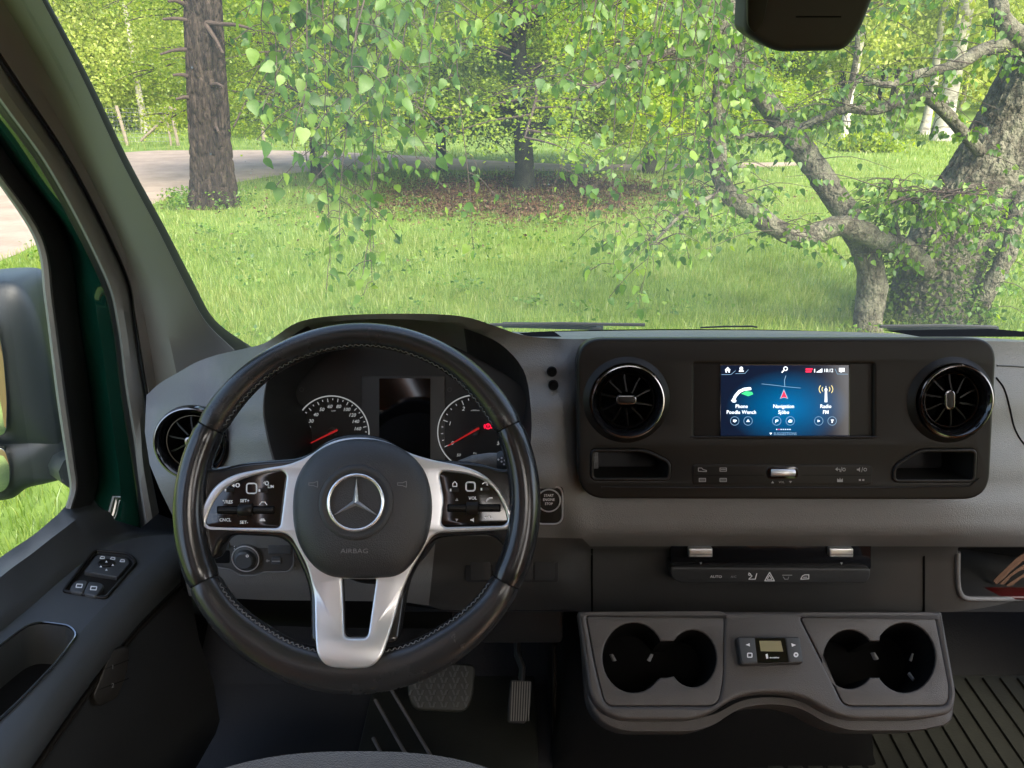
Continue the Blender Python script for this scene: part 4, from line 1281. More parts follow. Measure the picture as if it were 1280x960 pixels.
for kind, px, Y, s, cz, lb in (('birch', 108, 34, 1.0, 4.6, 'thin white birch at the left beside the pillar trim'), ('birch', 172, 36, 0.8, 4.4, 'small white stemmed birch beside the leaning fence brace'), ('oak', 175, 40, 1.1, 4.2, None), ('birch', 1052, 25, 0.9, 6.6, 'forked white birch seen beneath the sensor housing'), ('birch', 1150, 30, 1.1, 6.4, 'white birch left of the pale reddish trunk'), ('birch', 1172, 27, 1.9, 4.9, 'thick pale trunked birch just left of the old gnarled trunk'), ('birch', 985, 38, 1.0, 5.6, None), ('alder', 1105, 40, 1.0, 6.0, None), ('alder', 955, 34, 1.0, 5.0, None), ('spruce', 104, 40, 1.0, 6.2, 'dark narrow spruce in the wood beside the pillar trim'), ('birch', 186, 31, 0.9, 3.5, 'bright yellow green birch crown right behind the wire fence'), ('oak', 150, 34, 0.8, 4.6, 'pale leafy oak between the thin white birch and the pine')):
    far_tree(kind, at(px, Y), Y, s, cz, fr_.uniform(0, 6), fr_.uniform(-0.03, 0.03), lb)
for i in range(46):
    Y = fr_.uniform(36, 62)
    px = -20 + 1420 * (i + fr_.random()) / 46
    kind = fr_.choice(('birch', 'birch', 'oak', 'oak', 'alder', 'alder'))
    far_tree(kind, at(px, Y), Y, fr_.uniform(0.85, 1.3), fr_.uniform(3.0, 5.2) if not (930 < px < 1200) else fr_.uniform(5.0, 6.2), fr_.uniform(0, 6), fr_.uniform(-0.05, 0.05))
for i in range(12):                                          # to the left, seen through the door window
    far_tree(fr_.choice(('oak', 'birch', 'alder')), fr_.uniform(-34, -16), fr_.uniform(8, 30), 1.0, 3.5, fr_.uniform(0, 6))
# the mass of foliage far behind
g = np.random.default_rng(51)
n = 80000
x = g.uniform(-75, 75, n); y = g.uniform(64, 84, n); z = g.uniform(0, 1, n) ** 0.8 * 11
lump = np.sin(x * 0.55 + np.sin(y)) + np.sin(x * 0.23 + z * 0.7)
k = g.random(n) < 0.65 + 0.25 * lump
P = np.stack([x, y, z], 1)[k]
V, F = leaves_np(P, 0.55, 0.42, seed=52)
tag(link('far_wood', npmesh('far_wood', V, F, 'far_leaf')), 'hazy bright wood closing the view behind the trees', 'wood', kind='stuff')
# low undergrowth on the far side of the road
def bush(x, y, s, label, seed, mat='far_leaf'):
    t = thing('bush', label, 'bush', (x, y, 0), 'low bushes beyond the road')
    g = np.random.default_rng(seed)
    P = np.abs(g.normal(size=(4200, 3))) * np.array([1, 1, 0.55]) * np.where(g.random((4200, 3)) < 0.5, 1, -1) * s
    P[:, 2] = np.abs(P[:, 2])
    P += np.array([x, y, 0.05])
    V, F = leaves_np(P, 0.11, 0.085, seed=seed + 1)
    link('foliage', npmesh('foliage', V, F, mat), parent=t)
    V, F = join([limb_data([Vector((x, y, 0)), Vector((x + q * 0.2 * s, y, 0.5 * s)), Vector((x + q * 0.6 * s, y, 1.1 * s))], 0.03, 0.008, seg=6, n=3) for q in (-1, 0.1, 1)])
    mk('stems', V, F, 'twig', t, recalc=False)
for i, (px, Y, s) in enumerate(((330, 29, 1.1), (420, 31, 1.2), (505, 33, 1.3), (610, 31, 1.2), (720, 30, 1.1), (800, 33, 1.3), (880, 31, 0.9), (1020, 34, 0.8), (1085, 23, 0.35), (180, 34, 0.9), (60, 33, 1.2), (240, 36, 1.3))):
    bush(at(px, Y), Y, s, 'low leafy bush across the road ' + near_word(at(px, Y), Y), 200 + i, 'beech_leaf')
# ------------------------------------------------------------------ fence beyond the road
fn = thing('wire_fence', 'wire fence on pale wooden posts with a slanting brace beyond the road', 'fence', G(190, 180))
FY = G(222, 182).y
zt_ = WY(222, 132, FY).z
def post(px, nm='post', r=0.05, lean=0.0):
    b = WY(px, 182, FY); b.z = -0.1
    tube(nm, [b, Vector((b.x + lean, b.y, zt_ - 0.05)), Vector((b.x + lean, b.y, zt_))], [r, r, r * 0.8], 'fence_wood', fn, seg=8)
    return b
for px, ln in ((-20, 0.03), (62, -0.03), (160, -0.14), (223, -0.06), (214, 0.0), (330, 0.04)):
    post(px, lean=ln, r=0.055 if px != 214 else 0.035)
A, B = WY(176, 176, FY), WY(219, 136, FY)
tube('brace', [A, B], [0.045, 0.045], 'fence_wood', fn, seg=8)
Vw = []
x0, x1 = WY(-40, 182, FY).x, WY(222, 182, FY).x
for i in range(9):
    z = 0.12 + i * (zt_ - 0.2) / 8
    Vw.append(tube_data([Vector((x0, FY + 0.05, z)), Vector((x1, FY + 0.05, z))], 0.004, 4))
for i in range(60):
    x = x0 + (x1 - x0) * i / 59
    Vw.append(tube_data([Vector((x, FY + 0.05, 0.1)), Vector((x, FY + 0.05, zt_ - 0.1))], 0.003, 4))
V, F = join(Vw)
tag(mk('wire_mesh', V, F, 'wire', fn, recalc=False), kind='stuff')
# ================================================================== dashboard
dash = thing('dashboard', 'charcoal grained plastic dashboard with instrument hood and open trays', 'dashboard', (CX, 1.1, 1.2))
YT = [(392, 0.92), (425, 0.935), (520, 0.890), (600, 0.858), (640, 0.842), (662, 0.838), (674, 0.848), (681, 0.880), (690, 0.897), (766, 0.900)]
YL = [(392, 0.895), (425, 0.935), (470, 0.915), (520, 0.885), (560, 0.868), (600, 0.855), (680, 0.862), (720, 0.875), (766, 0.905)]
def dashY(x, y):
    k = sstep(690, 735, x)
    Y = lerp(YL, y) * (1 - k) + lerp(YT, y) * k
    b = sstep(255, 335, x) * (1 - sstep(695, 745, x)) * sstep(700, 600, y) if y > 600 else sstep(255, 335, x) * (1 - sstep(695, 745, x))
    Y -= 0.035 * b
    Y += 0.05 * sstep(250, 185, x) * sstep(640, 520, y)
    Y += 0.06 * sstep(540, 430, y) * (1 - sstep(250, 330, x))
    Y += 0.10 * sstep(1180, 1420, x)
    return Y
top = [(183, 494), (200, 479), (222, 466), (245, 453), (270, 444), (300, 437), (328, 430), (345, 420), (372, 403), (415, 395), (500, 392), (575, 395), (620, 408), (650, 418), (690, 423), (760, 424), (900, 423), (1100, 424), (1300, 428), (1420, 434), (1540, 441), (1680, 450)]
topc = cr(top, 4, False)
outline = topc + [(1680, 683), (738, 683), (728, 673), (545, 669), (536, 757), (500, 752), (330, 750), (236, 745), (226, 700), (216, 645), (200, 612), (187, 580), (181, 540)]
low_out = [(545, 669), (728, 673), (738, 683), (1680, 683), (1680, 765), (735, 765), (560, 765), (536, 757)]
opening = cr([(332, 540), (329, 500), (340, 456), (358, 428), (378, 411), (400, 404), (450, 399.5), (500, 399), (545, 402), (579, 410), (624, 429), (654, 462), (663, 504), (664, 550), (655, 595), (640, 640), (510, 655), (372, 640), (346, 590)], 4)
lvent = ell(243, 552, 43, 43, 40)
cent = rect(748, 445, 1222, 606, 10)
glove = fil([(1197, 684), (1480, 684), (1480, 748), (1206, 748), (1197, 738)], [3, 3, 3, 10, 10])
back = lambda d: (lambda P, q: [P + Vector((0, 0.006, 0)), P + Vector((0, d, -0.02))])
def cluster_wall(P, q):
    c = Vector((WY(496, 520, 1.0).x, 0, 0))
    return [P + Vector((0, 0.006, 0)), Vector((P.x + (c.x - P.x) * 0.02, 0.985, P.z - 0.012 - 0.055 * sstep(1.46, 1.60, P.z)))]
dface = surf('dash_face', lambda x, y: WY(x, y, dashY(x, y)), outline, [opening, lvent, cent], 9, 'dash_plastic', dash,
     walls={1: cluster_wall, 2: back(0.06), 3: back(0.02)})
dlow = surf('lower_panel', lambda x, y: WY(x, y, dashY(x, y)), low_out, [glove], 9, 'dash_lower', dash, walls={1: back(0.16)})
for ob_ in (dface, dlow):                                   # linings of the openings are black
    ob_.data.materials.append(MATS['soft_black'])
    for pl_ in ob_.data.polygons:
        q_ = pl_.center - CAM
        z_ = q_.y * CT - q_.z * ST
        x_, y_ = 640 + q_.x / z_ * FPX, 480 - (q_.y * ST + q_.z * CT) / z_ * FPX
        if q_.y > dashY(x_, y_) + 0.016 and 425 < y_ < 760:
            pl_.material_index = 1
# top pad from the front edge forward to the glass
rows = [[], [], [], [], []]
for x, y in topc:
    P = WY(x, y, dashY(x, y))
    t = (P.x - CX) / 0.86
    ye = 1.215 + 0.17 * max(0, 1 - abs(t) ** 2.2) - 0.012
    for k, (f, dz) in enumerate(((0, 0), (0.05, -0.002), (0.35, -0.000), (0.75, 0.004), (1.0, 0.0))):
        zz = P.z + (1.463 - P.z) * f + dz * (1 if k else 0)
        rows[k].append(Vector((P.x, P.y + (ye - P.y) * f, zz)))
loft('dash_top', rows, 'dash_plastic', dash, ang=70)
# the edge of the defroster slots and the small tray flap on the top
F = Fr(675, 418, Y=1.03, N=(0, -0.24, 1))
flat('defroster_slot', F, [[(648, 416), (692, 414), (702, 421), (660, 421)]], 0.012, 'void_black', dash)
flat('defroster_slot', F, [[(1105, 413), (1240, 411), (1300, 416), (1300, 421), (1150, 421)]], 0.012, 'void_black', dash)
tube('top_seam', [WY(x, y, 1.02) + Vector((0, 0, 0.004)) for x, y in ((875, 413), (905, 411.5), (940, 411.2), (946, 412.4))], 0.0012, 'dash_dark', dash, seg=5)
# underside and seams of the lower dash
loft('dash_underside', [[WY(x, 764.5, 0.90) for x in (500, 735, 1000, 1680)], [WY(x, 764.5, 0.90) + Vector((0, 0.12, -0.02)) for x in (500, 735, 1000, 1680)], [WY(x, 764.5, 0.90) + Vector((0, 0.35, -0.12)) for x in (500, 735, 1000, 1680)]], 'dash_dark', dash)
loft('knee_panel', [[WY(x, y, dashY(x, y)) for x, y in ((226, 700), (300, 748), (420, 751), (505, 752), (562, 764))], [WY(x, y, 1.0) + Vector((0, 0.0, -0.0)) for x, y in ((226, 740), (300, 770), (420, 772), (505, 775), (562, 785))], [WY(x, y, 1.36) + Vector((0, 0, -0.1)) for x, y in ((180, 720), (300, 735), (420, 740), (505, 740), (562, 740))]], 'void_black', dash)
for x in (740, 1155):
    tube('panel_seam', [WY(x, y, dashY(x, y) - 0.0002) for y in range(686, 766, 6)], 0.0016, 'void_black', dash, seg=6)
tube('airbag_seam', [WY(x, y, dashY(x, y) - 0.0003) for x, y in cr([(1245, 472), (1255, 486), (1262, 510), (1268, 535), (1280, 555), (1300, 570)], 6, False)], 0.0013, 'void_black', dash, seg=6)
tube('airbag_seam', [WY(x, y, dashY(x, y) - 0.0003) for x, y in ((1246, 457), (1270, 458), (1298, 461))], 0.0011, 'dash_dark', dash, seg=6)
for px_, py_ in ((690, 465), (692, 482)):
    F = Fr(px_, py_, P=WY(px_, py_, dashY(px_, py_) - 0.006), tilt=15)
    lathe('screw_hole', F, px_, py_, [(6.6, -0.008), (6.2, 0.0004), (5.6, 0.0022), (4.8, 0.0014), (0.1, 0.0011)], 'void_black', dash, seg=20)
# blank switch row right of the column, and the box below it
FB = Fr(642, 712, P=WY(642, 712, dashY(642, 712)), tilt=5)
plate('switch_row_frame', FB, [rect(582, 696, 698, 728, 4)], -0.01, 0.003, 'soft_black', dash, bev=0.001)
for x in (588, 616, 641, 668):
    plate('blank_switch', FB, [rect(x, 699, x + 25, 725, 3)], 0.0, 0.0052, 'dash_dark', dash, bev=0.001)
box('fuse_box', *[WY(600, 790, 0.98).x, WY(704, 790, 0.98).x], 0.98, 1.2, WY(650, 806, 0.98).z, WY(650, 758, 0.98).z, 'dash_dark', dash, bev=0.008)
# tray on the passenger side
gx0, gx1 = WY(1190, 700, 0.9).x, WY(1330, 700, 0.9).x + 0.1
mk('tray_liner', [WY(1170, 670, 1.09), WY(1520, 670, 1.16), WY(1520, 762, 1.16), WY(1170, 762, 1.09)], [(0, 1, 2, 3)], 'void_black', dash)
tube('tray_lip', [WY(x, y, dashY(x, y) - 0.001) for x, y in cr([(1197, 690), (1197, 720), (1199, 738), (1206, 747), (1225, 748.5), (1300, 748.5), (1400, 748.5), (1470, 748.5)], 4, False)], 0.0035, 'dash_plastic', dash, seg=8)

# ------------------------------------------------------------------ things lying in that tray
tr = thing('red_box', 'flat red box lying in the open tray on the right', 'box', WY(1240, 745, 0.93))
box('shell', WY(1200, 740, 0.95).x, WY(1300, 740, 0.95).x, 0.925, 0.95, WY(1230, 748, 0.93).z, WY(1230, 743.5, 0.93).z, 'red_plastic', tr, bev=0.003)
Fk = Fr(1215, 742, Y=0.928, tilt=0)
for x in (1203, 1211, 1218, 1224):
    flat('dot', Fk, [ell(x, 744.5, 0.8, 0.8, 10)], 0.0005, 'print_white', tr)
for i, (a, b, w, lb) in enumerate((((1243, 727), (1300, 678), 0.0075, 'broad splintered brown wood stick topmost in the open tray'), ((1250, 737), (1300, 708), 0.005, 'thin brown wood stick lying lowest in the open tray'), ((1247, 732), (1300, 694), 0.0045, 'thin pale brown stick between two broader sticks in the open tray'), ((1262, 712), (1300, 670), 0.005, 'short brown stick behind the broad splintered stick in the open tray'))):
    sr = random.Random(i)
    pts = [WY(a[0] + (b[0] - a[0]) * t, a[1] + (b[1] - a[1]) * t + sr.uniform(-1.5, 1.5), 0.965 + 0.02 * t + 0.004 * i) for t in (0, 0.15, 0.3, 0.5, 0.7, 0.85, 1)]
    tag(tube('wood_stick', pts, [(w * sr.uniform(0.5, 1.1), w * sr.uniform(0.25, 0.5)) for _ in pts], 'bark_sticks', None, seg=5, ang=10), lb, 'stick', 'wood sticks in the tray')

# ------------------------------------------------------------------ air vents
def vent(label, cx, cy, r, P, tilt, knob):
    v = thing('air_vent', label, 'air vent', P, 'round air vents')
    F = Fr(cx, cy, P=P, tilt=tilt)
    k = r / 45.0
    lathe('outer_ring', F, cx, cy, [(46 * k, -0.004), (47.5 * k, 0.006), (46 * k, 0.0125), (43 * k, 0.0135), (39 * k, 0.009), (36.5 * k, -0.004), (35 * k, -0.02)], 'gloss_black', v, seg=64, ang=50).data.polygons
    lathe('chrome_ring', F, cx, cy, [(45.0 * k, 0.0118), (44.6 * k, 0.0146), (43.4 * k, 0.0148), (43 * k, 0.0120)], 'dark_chrome', v, seg=64, ang=60)
    for q in v.children:                                    # open rings, no lid
        bm = bmesh.new(); bm.from_mesh(q.data)
        bmesh.ops.delete(bm, geom=[f for f in bm.faces if len(f.verts) > 10], context='FACES')
        bm.to_mesh(q.data); bm.free()
    u0, v0 = F.px(cx, cy)
    s = F.s * k
    tube('inner_ring', [F.w(u0 + 33.5 * s * math.cos(a), v0 + 33.5 * s * math.sin(a), 0.002) for a in [2 * math.pi * i / 48 for i in range(48)]], 0.0007, 'gloss_black', v, seg=6, closed=True)
    lathe('duct', F, cx, cy, [(36 * k, -0.002), (34 * k, -0.022), (26 * k, -0.038), (0.1, -0.040)], 'void_black', v, seg=40)
    for i in range(10):                                     # curved fins round the hub
        a = 2 * math.pi * (i + 0.5) / 10
        V = []
        for q in range(5):
            rr = (11 + 22.5 * q / 4) * s
            aa = a + 0.10 * math.sin(q / 4 * 2.2)
            c_, s_ = math.cos(aa), math.sin(aa)
            tx, ty = -s_ * 1.0 * s, c_ * 1.0 * s
            for dx, hh in ((-1, -0.012), (-1, -0.001), (1, -0.001), (1, -0.012)):
                V.append(F.w(u0 + c_ * rr + tx * dx, v0 + s_ * rr + ty * dx, hh + 0.003 * (1 - q / 4)))
        Fc = []
        for q in range(4):
            for d in range(3):
                Fc.append((q * 4 + d, q * 4 + d + 1, q * 4 + 5 + d, q * 4 + 4 + d))
        mk('fin', V, Fc, 'fin_black', v, ang=30)
    if knob == 'h':
        kp, kp2 = rect(cx - 13 * k, cy - 6 * k, cx + 13 * k, cy + 6 * k, 6 * k), rect(cx - 10 * k, cy - 3.6 * k, cx + 10 * k, cy + 3.6 * k, 3.6 * k)
    else:
        kp, kp2 = rect(cx - 6.5 * k, cy - 12.5 * k, cx + 6.5 * k, cy + 12.5 * k, 6.5 * k), rect(cx - 4 * k, cy - 10 * k, cx + 4 * k, cy + 10 * k, 4 * k)
    kb = plate('knob', F, [kp], -0.02, 0.007, 'dark_chrome', v, bev=0.0014, res=3)
    plate('knob_inlay', F, [kp2], 0.004, 0.0076, 'panel_plastic', kb, bev=0.0005)
    return v
vent('round black air vent half hidden behind the steering wheel rim', 243, 552, 45, WY(243, 552, dashY(243, 552) - 0.004), 14, 'h')

# ================================================================== centre panel with the screen
ip = thing('infotainment_panel', 'wide dark rounded panel with lit screen set between two round vents', 'control panel', WY(984, 625, 0.86))
FC = Fr(984, 523, Y=0.845, tilt=15)
H1 = 0.018
out = fil([(722, 432), (741, 423), (1229, 423), (1246, 440), (1236, 608), (1218, 625), (746, 624), (722, 606)], [12, 14, 16, 16, 18, 18, 22, 20], 6)
out = fil([(721, 423), (1247, 423), (1237, 625), (723, 624)], [34, 30, 34, 36], 10)
trayL = fil([(740, 563), (806, 563), (837, 578), (836, 599), (740, 599)], [6, 10, 8, 6, 6], 5)
trayR = fil([(1219, 563), (1150, 563), (1118, 583), (1117, 601), (1217, 601)], [6, 10, 8, 6, 6], 5)
ventL, ventR = ell(783, 500, 43, 43, 48), ell(1188, 500, 43, 43, 48)
scr = rect(868, 455, 1092, 546, 2)
plate('panel_housing', FC, [fil([(727, 430), (1241, 430), (1232, 619), (729, 619)], [30, 26, 30, 30], 8), trayL, trayR, ventL, ventR, scr], -0.10, -0.0135, 'panel_plastic', ip)
plate('panel_face', FC, [out, trayL, trayR, ventL, ventR, scr], -0.014, H1, 'panel_plastic', ip, bev=0.004, res=4)
for nm, tp, sgn in (('storage_tray', trayL, 1), ('storage_tray', trayR, -1)):
    V, Fc = [], []
    q = resamp(tp, 6); n = len(q)
    for h, k in ((H1 - 0.006, 1.0), (-0.045, 0.93)):
        cxm, cym = np.mean([p[0] for p in q]), np.mean([p[1] for p in q])
        for x, y in q:
            u, v = FC.px(cxm + (x - cxm) * k, cym + (y - cym) * k, H1)
            V.append(FC.w(u, v, h))
    Fc = [(k, (k + 1) % n, n + (k + 1) % n, n + k) for k in range(n)] + [list(range(n, 2 * n))]
    t_ = mk(nm, V, Fc, 'soft_black', ip)
    tube('tray_rim', [FC.wp(x, y, H1 + 0.0005) for x, y in tp], 0.0022, 'panel_plastic', t_, seg=8, closed=True)
vent('round black air vent left of the lit screen with a level oval knob', 783, 500, 45, FC.wp(783, 500, H1 - 0.006), 15, 'h')
vent('round black air vent right of the lit screen with an upright oval knob', 1188, 500, 45, FC.wp(1188, 500, H1 - 0.006), 15, 'v')
# flared collars pressed out of the panel round the vents
for cx in (783, 1188):
    F = Fr(cx, 500, P=FC.wp(cx, 500, H1), tilt=15)
    o_ = lathe('vent_collar', F, cx, 500, [(56, -0.0012), (53, 0.001), (49.5, 0.005), (47.2, 0.0065), (45.5, 0.004)], 'panel_plastic', ip, seg=64, ang=70)
    bm = bmesh.new(); bm.from_mesh(o_.data)
    bmesh.ops.delete(bm, geom=[f for f in bm.faces if len(f.verts) > 10], context='FACES')
    bm.to_mesh(o_.data); bm.free()
# screen
scb = plate('screen_surround', FC, [rect(866, 453, 1094, 548, 3)], 0.0, H1 - 0.0045, 'panel_plastic', ip, bev=0.0008)
tube('screen_ledge', [FC.wp(x, y, H1 + 0.0003) for x, y in ((862, 546.5), (900, 546.5), (1062, 546.5), (1098, 546.5))], 0.0011, 'panel_plastic', ip, seg=6)
SH = H1 - 0.003
S = flat('screen', FC, [rect(901, 456.5, 1061, 544.5)], SH, 'screen_blue', ip)
S['label'] = 'lit blue touch screen with menu icons'
tube('screen_frame', [FC.wp(x, y, SH + 0.0004) for x, y in rect(900.3, 456, 1061.7, 545.2)], 0.0007, 'dark_chrome', ip, seg=6, closed=True)
T = SH + 0.0005
kx, ky = 160 / 1150.0, 88 / 625.0
def sp_(x, y): return (901 + (x - 73) * kx, 456.5 + (y - 72) * ky)      # from the enlarged view of the screen
def sps(l): return [sp_(*p) for p in l]
def icon(name, polys, mat='screen_white', dz=0.0):
    return flat(name, FC, polys, T + dz, mat, S)
icon('home_icon', [sps([(135, 88), (162, 115), (154, 115), (154, 137), (142, 137), (142, 122), (128, 122), (128, 137), (116, 137), (116, 115), (108, 115)])])
icon('profile_icon', [ell(*sp_(257, 102), 2.2, 2.4, 14), sps([(235, 130), (238, 118), (257, 112), (276, 118), (279, 130)])])
icon('tab_line', stroke(sps([(80, 155), (165, 155), (205, 120)]), 0.5) + stroke(sps([(205, 147), (290, 145), (320, 112)]), 0.5) + stroke(sps([(1100, 105), (1120, 150), (1215, 152)]), 0.5), 'screen_dim')
icon('search_icon', ringpoly(*sp_(655, 103), 1.7, 2.8, 16) + stroke(sps([(642, 115), (622, 136)]), 1.4))
icon('network_mark', [sps([(835, 100), (900, 100), (895, 116), (835, 114)]), sps([(835, 120), (890, 120), (885, 136), (835, 136)])], 'screen_red')
icon('signal_icon', [sps([(912, 105), (920, 105), (920, 136), (912, 136)]), sps([(930, 134), (985, 100), (985, 136), (930, 136)])])
text('clock', '18:12', FC, *sp_(1040, 120), 4.2, T, 'screen_white', S, bold=0.04, xs=0.9)
icon('message_icon', [sps([(1135, 97), (1185, 97), (1185, 130), (1165, 130), (1150, 140), (1150, 130), (1135, 130)])])
icon('map_line', stroke(sps([(440, 238), (560, 250), (650, 262), (790, 275)]), 0.5) + stroke(sps([(658, 165), (645, 205), (648, 262)]), 0.7), 'screen_dim')
icon('phone_icon', stroke(sps([(185, 385), (205, 345), (240, 305), (285, 285), (335, 280)]), 3.6) + [sps([(165, 385), (185, 370), (215, 385), (205, 402), (180, 402)]), sps([(315, 268), (345, 272), (348, 290), (318, 294)])])
icon('phone_wave', [sps([(255, 325), (300, 300), (355, 310), (365, 330), (320, 348)])], 'screen_green', -0.0002)
icon('position_arrow', [sps([(640, 280), (680, 372), (640, 360), (602, 372)])], 'screen_dim', -0.0001)
icon('position_arrow_fill', [sps([(640, 298), (668, 364), (640, 354), (613, 364)])], 'screen_red', 0.0001)
icon('radio_mast', [ell(*sp_(1018, 290), 1.8, 1.8, 12), sps([(1009, 300), (1027, 300), (1030, 400), (1006, 400)]), sps([(1016, 258), (1020, 258), (1020, 300), (1016, 300)])])
for sg in (-1, 1):
    for rr in (36, 62):
        icon('radio_wave', stroke([(sp_(1018, 285)[0] + sg * rr * kx * math.cos(a), sp_(1018, 285)[1] + rr * ky * 0.85 * math.sin(a)) for a in [R(-38 + 19 * i) for i in range(5)]], 0.9), 'screen_amber')
for (w, x, y) in (('Phone', 260, 438), ('Poodle Wench', 258, 490), ('Navigation', 638, 438), ('Sjöbo', 638, 490), ('Radio', 1016, 438), ('FM', 1016, 490)):
    text('menu_word', w, FC, *sp_(x, y), 4.6, T, 'screen_white', S, bold=0.06, xs=0.92)
for x in (198, 318, 575, 697, 953, 1073):
    icon('round_key', ringpoly(*sp_(x, 567), 5.1, 5.6, 24), 'screen_dim')
for x, g_ in ((198, [(-14, -12), (14, -10), (18, 2), (4, 4), (6, 14), (-14, 6)]), (318, [(0, -16), (16, 8), (-16, 8)]), (575, [(-10, -12), (16, -10), (12, 4), (-4, 2), (-6, 16), (-12, 16)]), (697, [(-20, 4), (-4, -14), (18, -8), (16, 12), (-12, 14)]), (953, [(-10, -12), (14, 0), (-10, 12)]), (1073, [(-14, -12), (16, -12), (8, 0), (4, 16), (-6, 16), (-2, -2)])):
    icon('key_glyph', [sps([(x + a, 567 + b) for a, b in g_])])
for i in range(7):
    x = 575 + i * 20
    icon('page_dot', [ell(*sp_(x, 642), 0.7, 0.7, 10)], 'screen_red' if i == 1 else 'screen_white')
text('menu_word', 'SUGGESTIONS', FC, *sp_(652, 682), 3.4, T, 'screen_dim', S, xs=0.9)
icon('chevron', [sps([(510, 672), (534, 672), (522, 690)])], 'screen_white')
# key strip under the screen
ks = plate('key_strip', FC, [fil([(866, 581), (1090, 581), (1090, 606), (866, 606)], 4)], H1 - 0.004, H1 + 0.0012, 'panel_plastic', ip, bev=0.0006)
flat('strip_seam', FC, stroke([(868, 594), (955, 594)], 0.6) + stroke([(1002, 594), (1088, 594)], 0.6), H1 + 0.0014, 'void_black', ks)
tube('lower_ridge', [FC.wp(x, y, H1 + 0.0006) for x, y in ((752, 609), (860, 610), (1090, 610), (1212, 608), (1224, 598))], 0.0012, 'panel_plastic', ip, seg=6)
for x, y, s_ in ((878, 587, 'car'), (904, 587, 'box'), (878, 600, 'box'), (904, 600, 'box'), (1050, 587, 'arrow'), (1077, 587, 'snd'), (1050, 600, 'star'), (1077, 600, 'dots')):
    if s_ == 'box':
        pl = stroke(rect(x - 4, y - 2, x + 4, y + 2) + [(x - 4, y - 2)], 0.8) + stroke([(x - 3, y), (x + 3, y)], 0.8)
    elif s_ == 'car':
        pl = stroke([(x - 5, y + 2), (x - 5, y - 2), (x - 1, y - 2), (x + 1, y), (x + 5, y + 1), (x + 5, y + 2.5), (x - 5, y + 2)], 0.9)
    elif s_ == 'arrow':
        pl = [[(x - 6, y - 0.5), (x - 3, y - 3), (x - 3, y + 2)]] + stroke([(x - 3, y - 0.5), (x, y - 0.5), (x, y + 2.5)], 0.9) + stroke([(x + 1, y + 3), (x + 2.4, y - 3)], 0.7) + ringpoly(x + 5, y, 1.3, 2.2, 12)
    elif s_ == 'snd':
        pl = [[(x - 6, y - 1), (x - 4, y - 1), (x - 2, y - 3), (x - 2, y + 3), (x - 4, y + 1), (x - 6, y + 1)]] + stroke([(x, y + 3), (x + 1.4, y - 3)], 0.7) + ringpoly(x + 4.5, y, 1.4, 2.2, 12)
    elif s_ == 'star':
        pl = [[(x - 3.5, y + 2.5), (x - 3.5, y - 2), (x - 1, y), (x, y - 3), (x + 1, y), (x + 3.5, y - 2), (x + 3.5, y + 2.5)]]
    else:
        pl = [rect(x - 3.4, y - 1.1, x - 0.8, y + 1.1), rect(x + 0.8, y - 1.1, x + 3.4, y + 1.1)]
    flat('key_mark', FC, pl, H1 + 0.0016, 'print_grey', ks)
vr = plate('volume_roller_bed', FC, [rect(958, 583, 998, 599, 7)], H1 - 0.002, H1 + 0.0018, 'gloss_black', ip, bev=0.0006)
V = []
u0, v0 = FC.px(963, 590.5, H1); u1, v1 = FC.px(993, 590.5, H1)
tube('volume_roller', [FC.w(u0 + (u1 - u0) * t, v0, H1 + 0.0008) for t in (0, 0.03, 0.97, 1)], [(0.0040, 0.0034), (0.0046, 0.0040), (0.0046, 0.0040), (0.0040, 0.0034)], 'satin_silver', ip, seg=16, flatv=tuple(FC.v))
text('volume_word', 'VOL', FC, 977, 602.8, 2.6, H1 + 0.0016, 'print_grey', ks)
flat('volume_arrow', FC, [[(964, 604), (967.5, 604), (965.7, 601.2)], [(986.5, 601.2), (990, 601.2), (988.2, 604)]], H1 + 0.0016, 'print_grey', ks)

# ================================================================== climate panel
cp = thing('climate_panel', 'gloss black climate control panel with two silver rockers above the console', 'control panel', WY(964, 730, 0.9))
FP = Fr(964, 705, Y=0.884, tilt=6)
plate('gloss_face', FP, [fil([(839, 676), (1089, 676), (1089, 712), (839, 712)], 4)], -0.02, 0.006, 'gloss_black', cp, bev=0.0008)
kbar = plate('button_bar', FP, [fil([(838, 709), (1089, 711), (1088, 723), (1082, 730), (850, 730), (838, 722)], [4, 5, 8, 8, 8, 8])], -0.02, 0.014, 'dash_dark', cp, bev=0.003, res=4)
for x in (876, 1052):
    rk = plate('rocker', FP, [rect(x - 15, 686, x + 15, 697, 1.5)], 0.0, 0.013, 'satin_silver', cp, bev=0.002, res=3)
    flat('rocker_line', FP, [rect(x - 14, 692.4, x + 14, 693.2)], 0.0133, 'dash_dark', rk)
    flat('rocker_mark', FP, [[(x - 1.6, 704 - 1), (x + 1.6, 704 - 1), (x, 706)], [(x - 1.6, 682), (x + 1.6, 682), (x, 680)]], 0.0064, 'print_grey', rk)
text('button_word', 'AUTO', FP, 895, 721, 3.6, 0.0143, 'print_white', kbar)
text('button_word', 'A/C', FP, 917, 721, 3.0, 0.0143, 'print_grey', kbar)
flat('fan_mark', FP, stroke([(936, 716), (940, 720), (936, 724), (944, 724), (946, 717)], 1.1) + ringpoly(937, 718, 0.8, 1.8, 10), 0.0143, 'print_white', kbar)
flat('hazard_mark', FP, stroke([(962, 715.5), (968, 726), (956, 726), (962, 715.5)], 1.1) + stroke([(962, 719), (965, 724.2), (959, 724.2), (962, 719)], 0.9), 0.0143, 'print_white', kbar)
flat('demist_mark', FP, stroke([(978, 719), (990, 719)], 1.1) + stroke([(979, 721), (981, 724), (985, 724), (986, 721)], 0.9), 0.0143, 'print_grey', kbar)
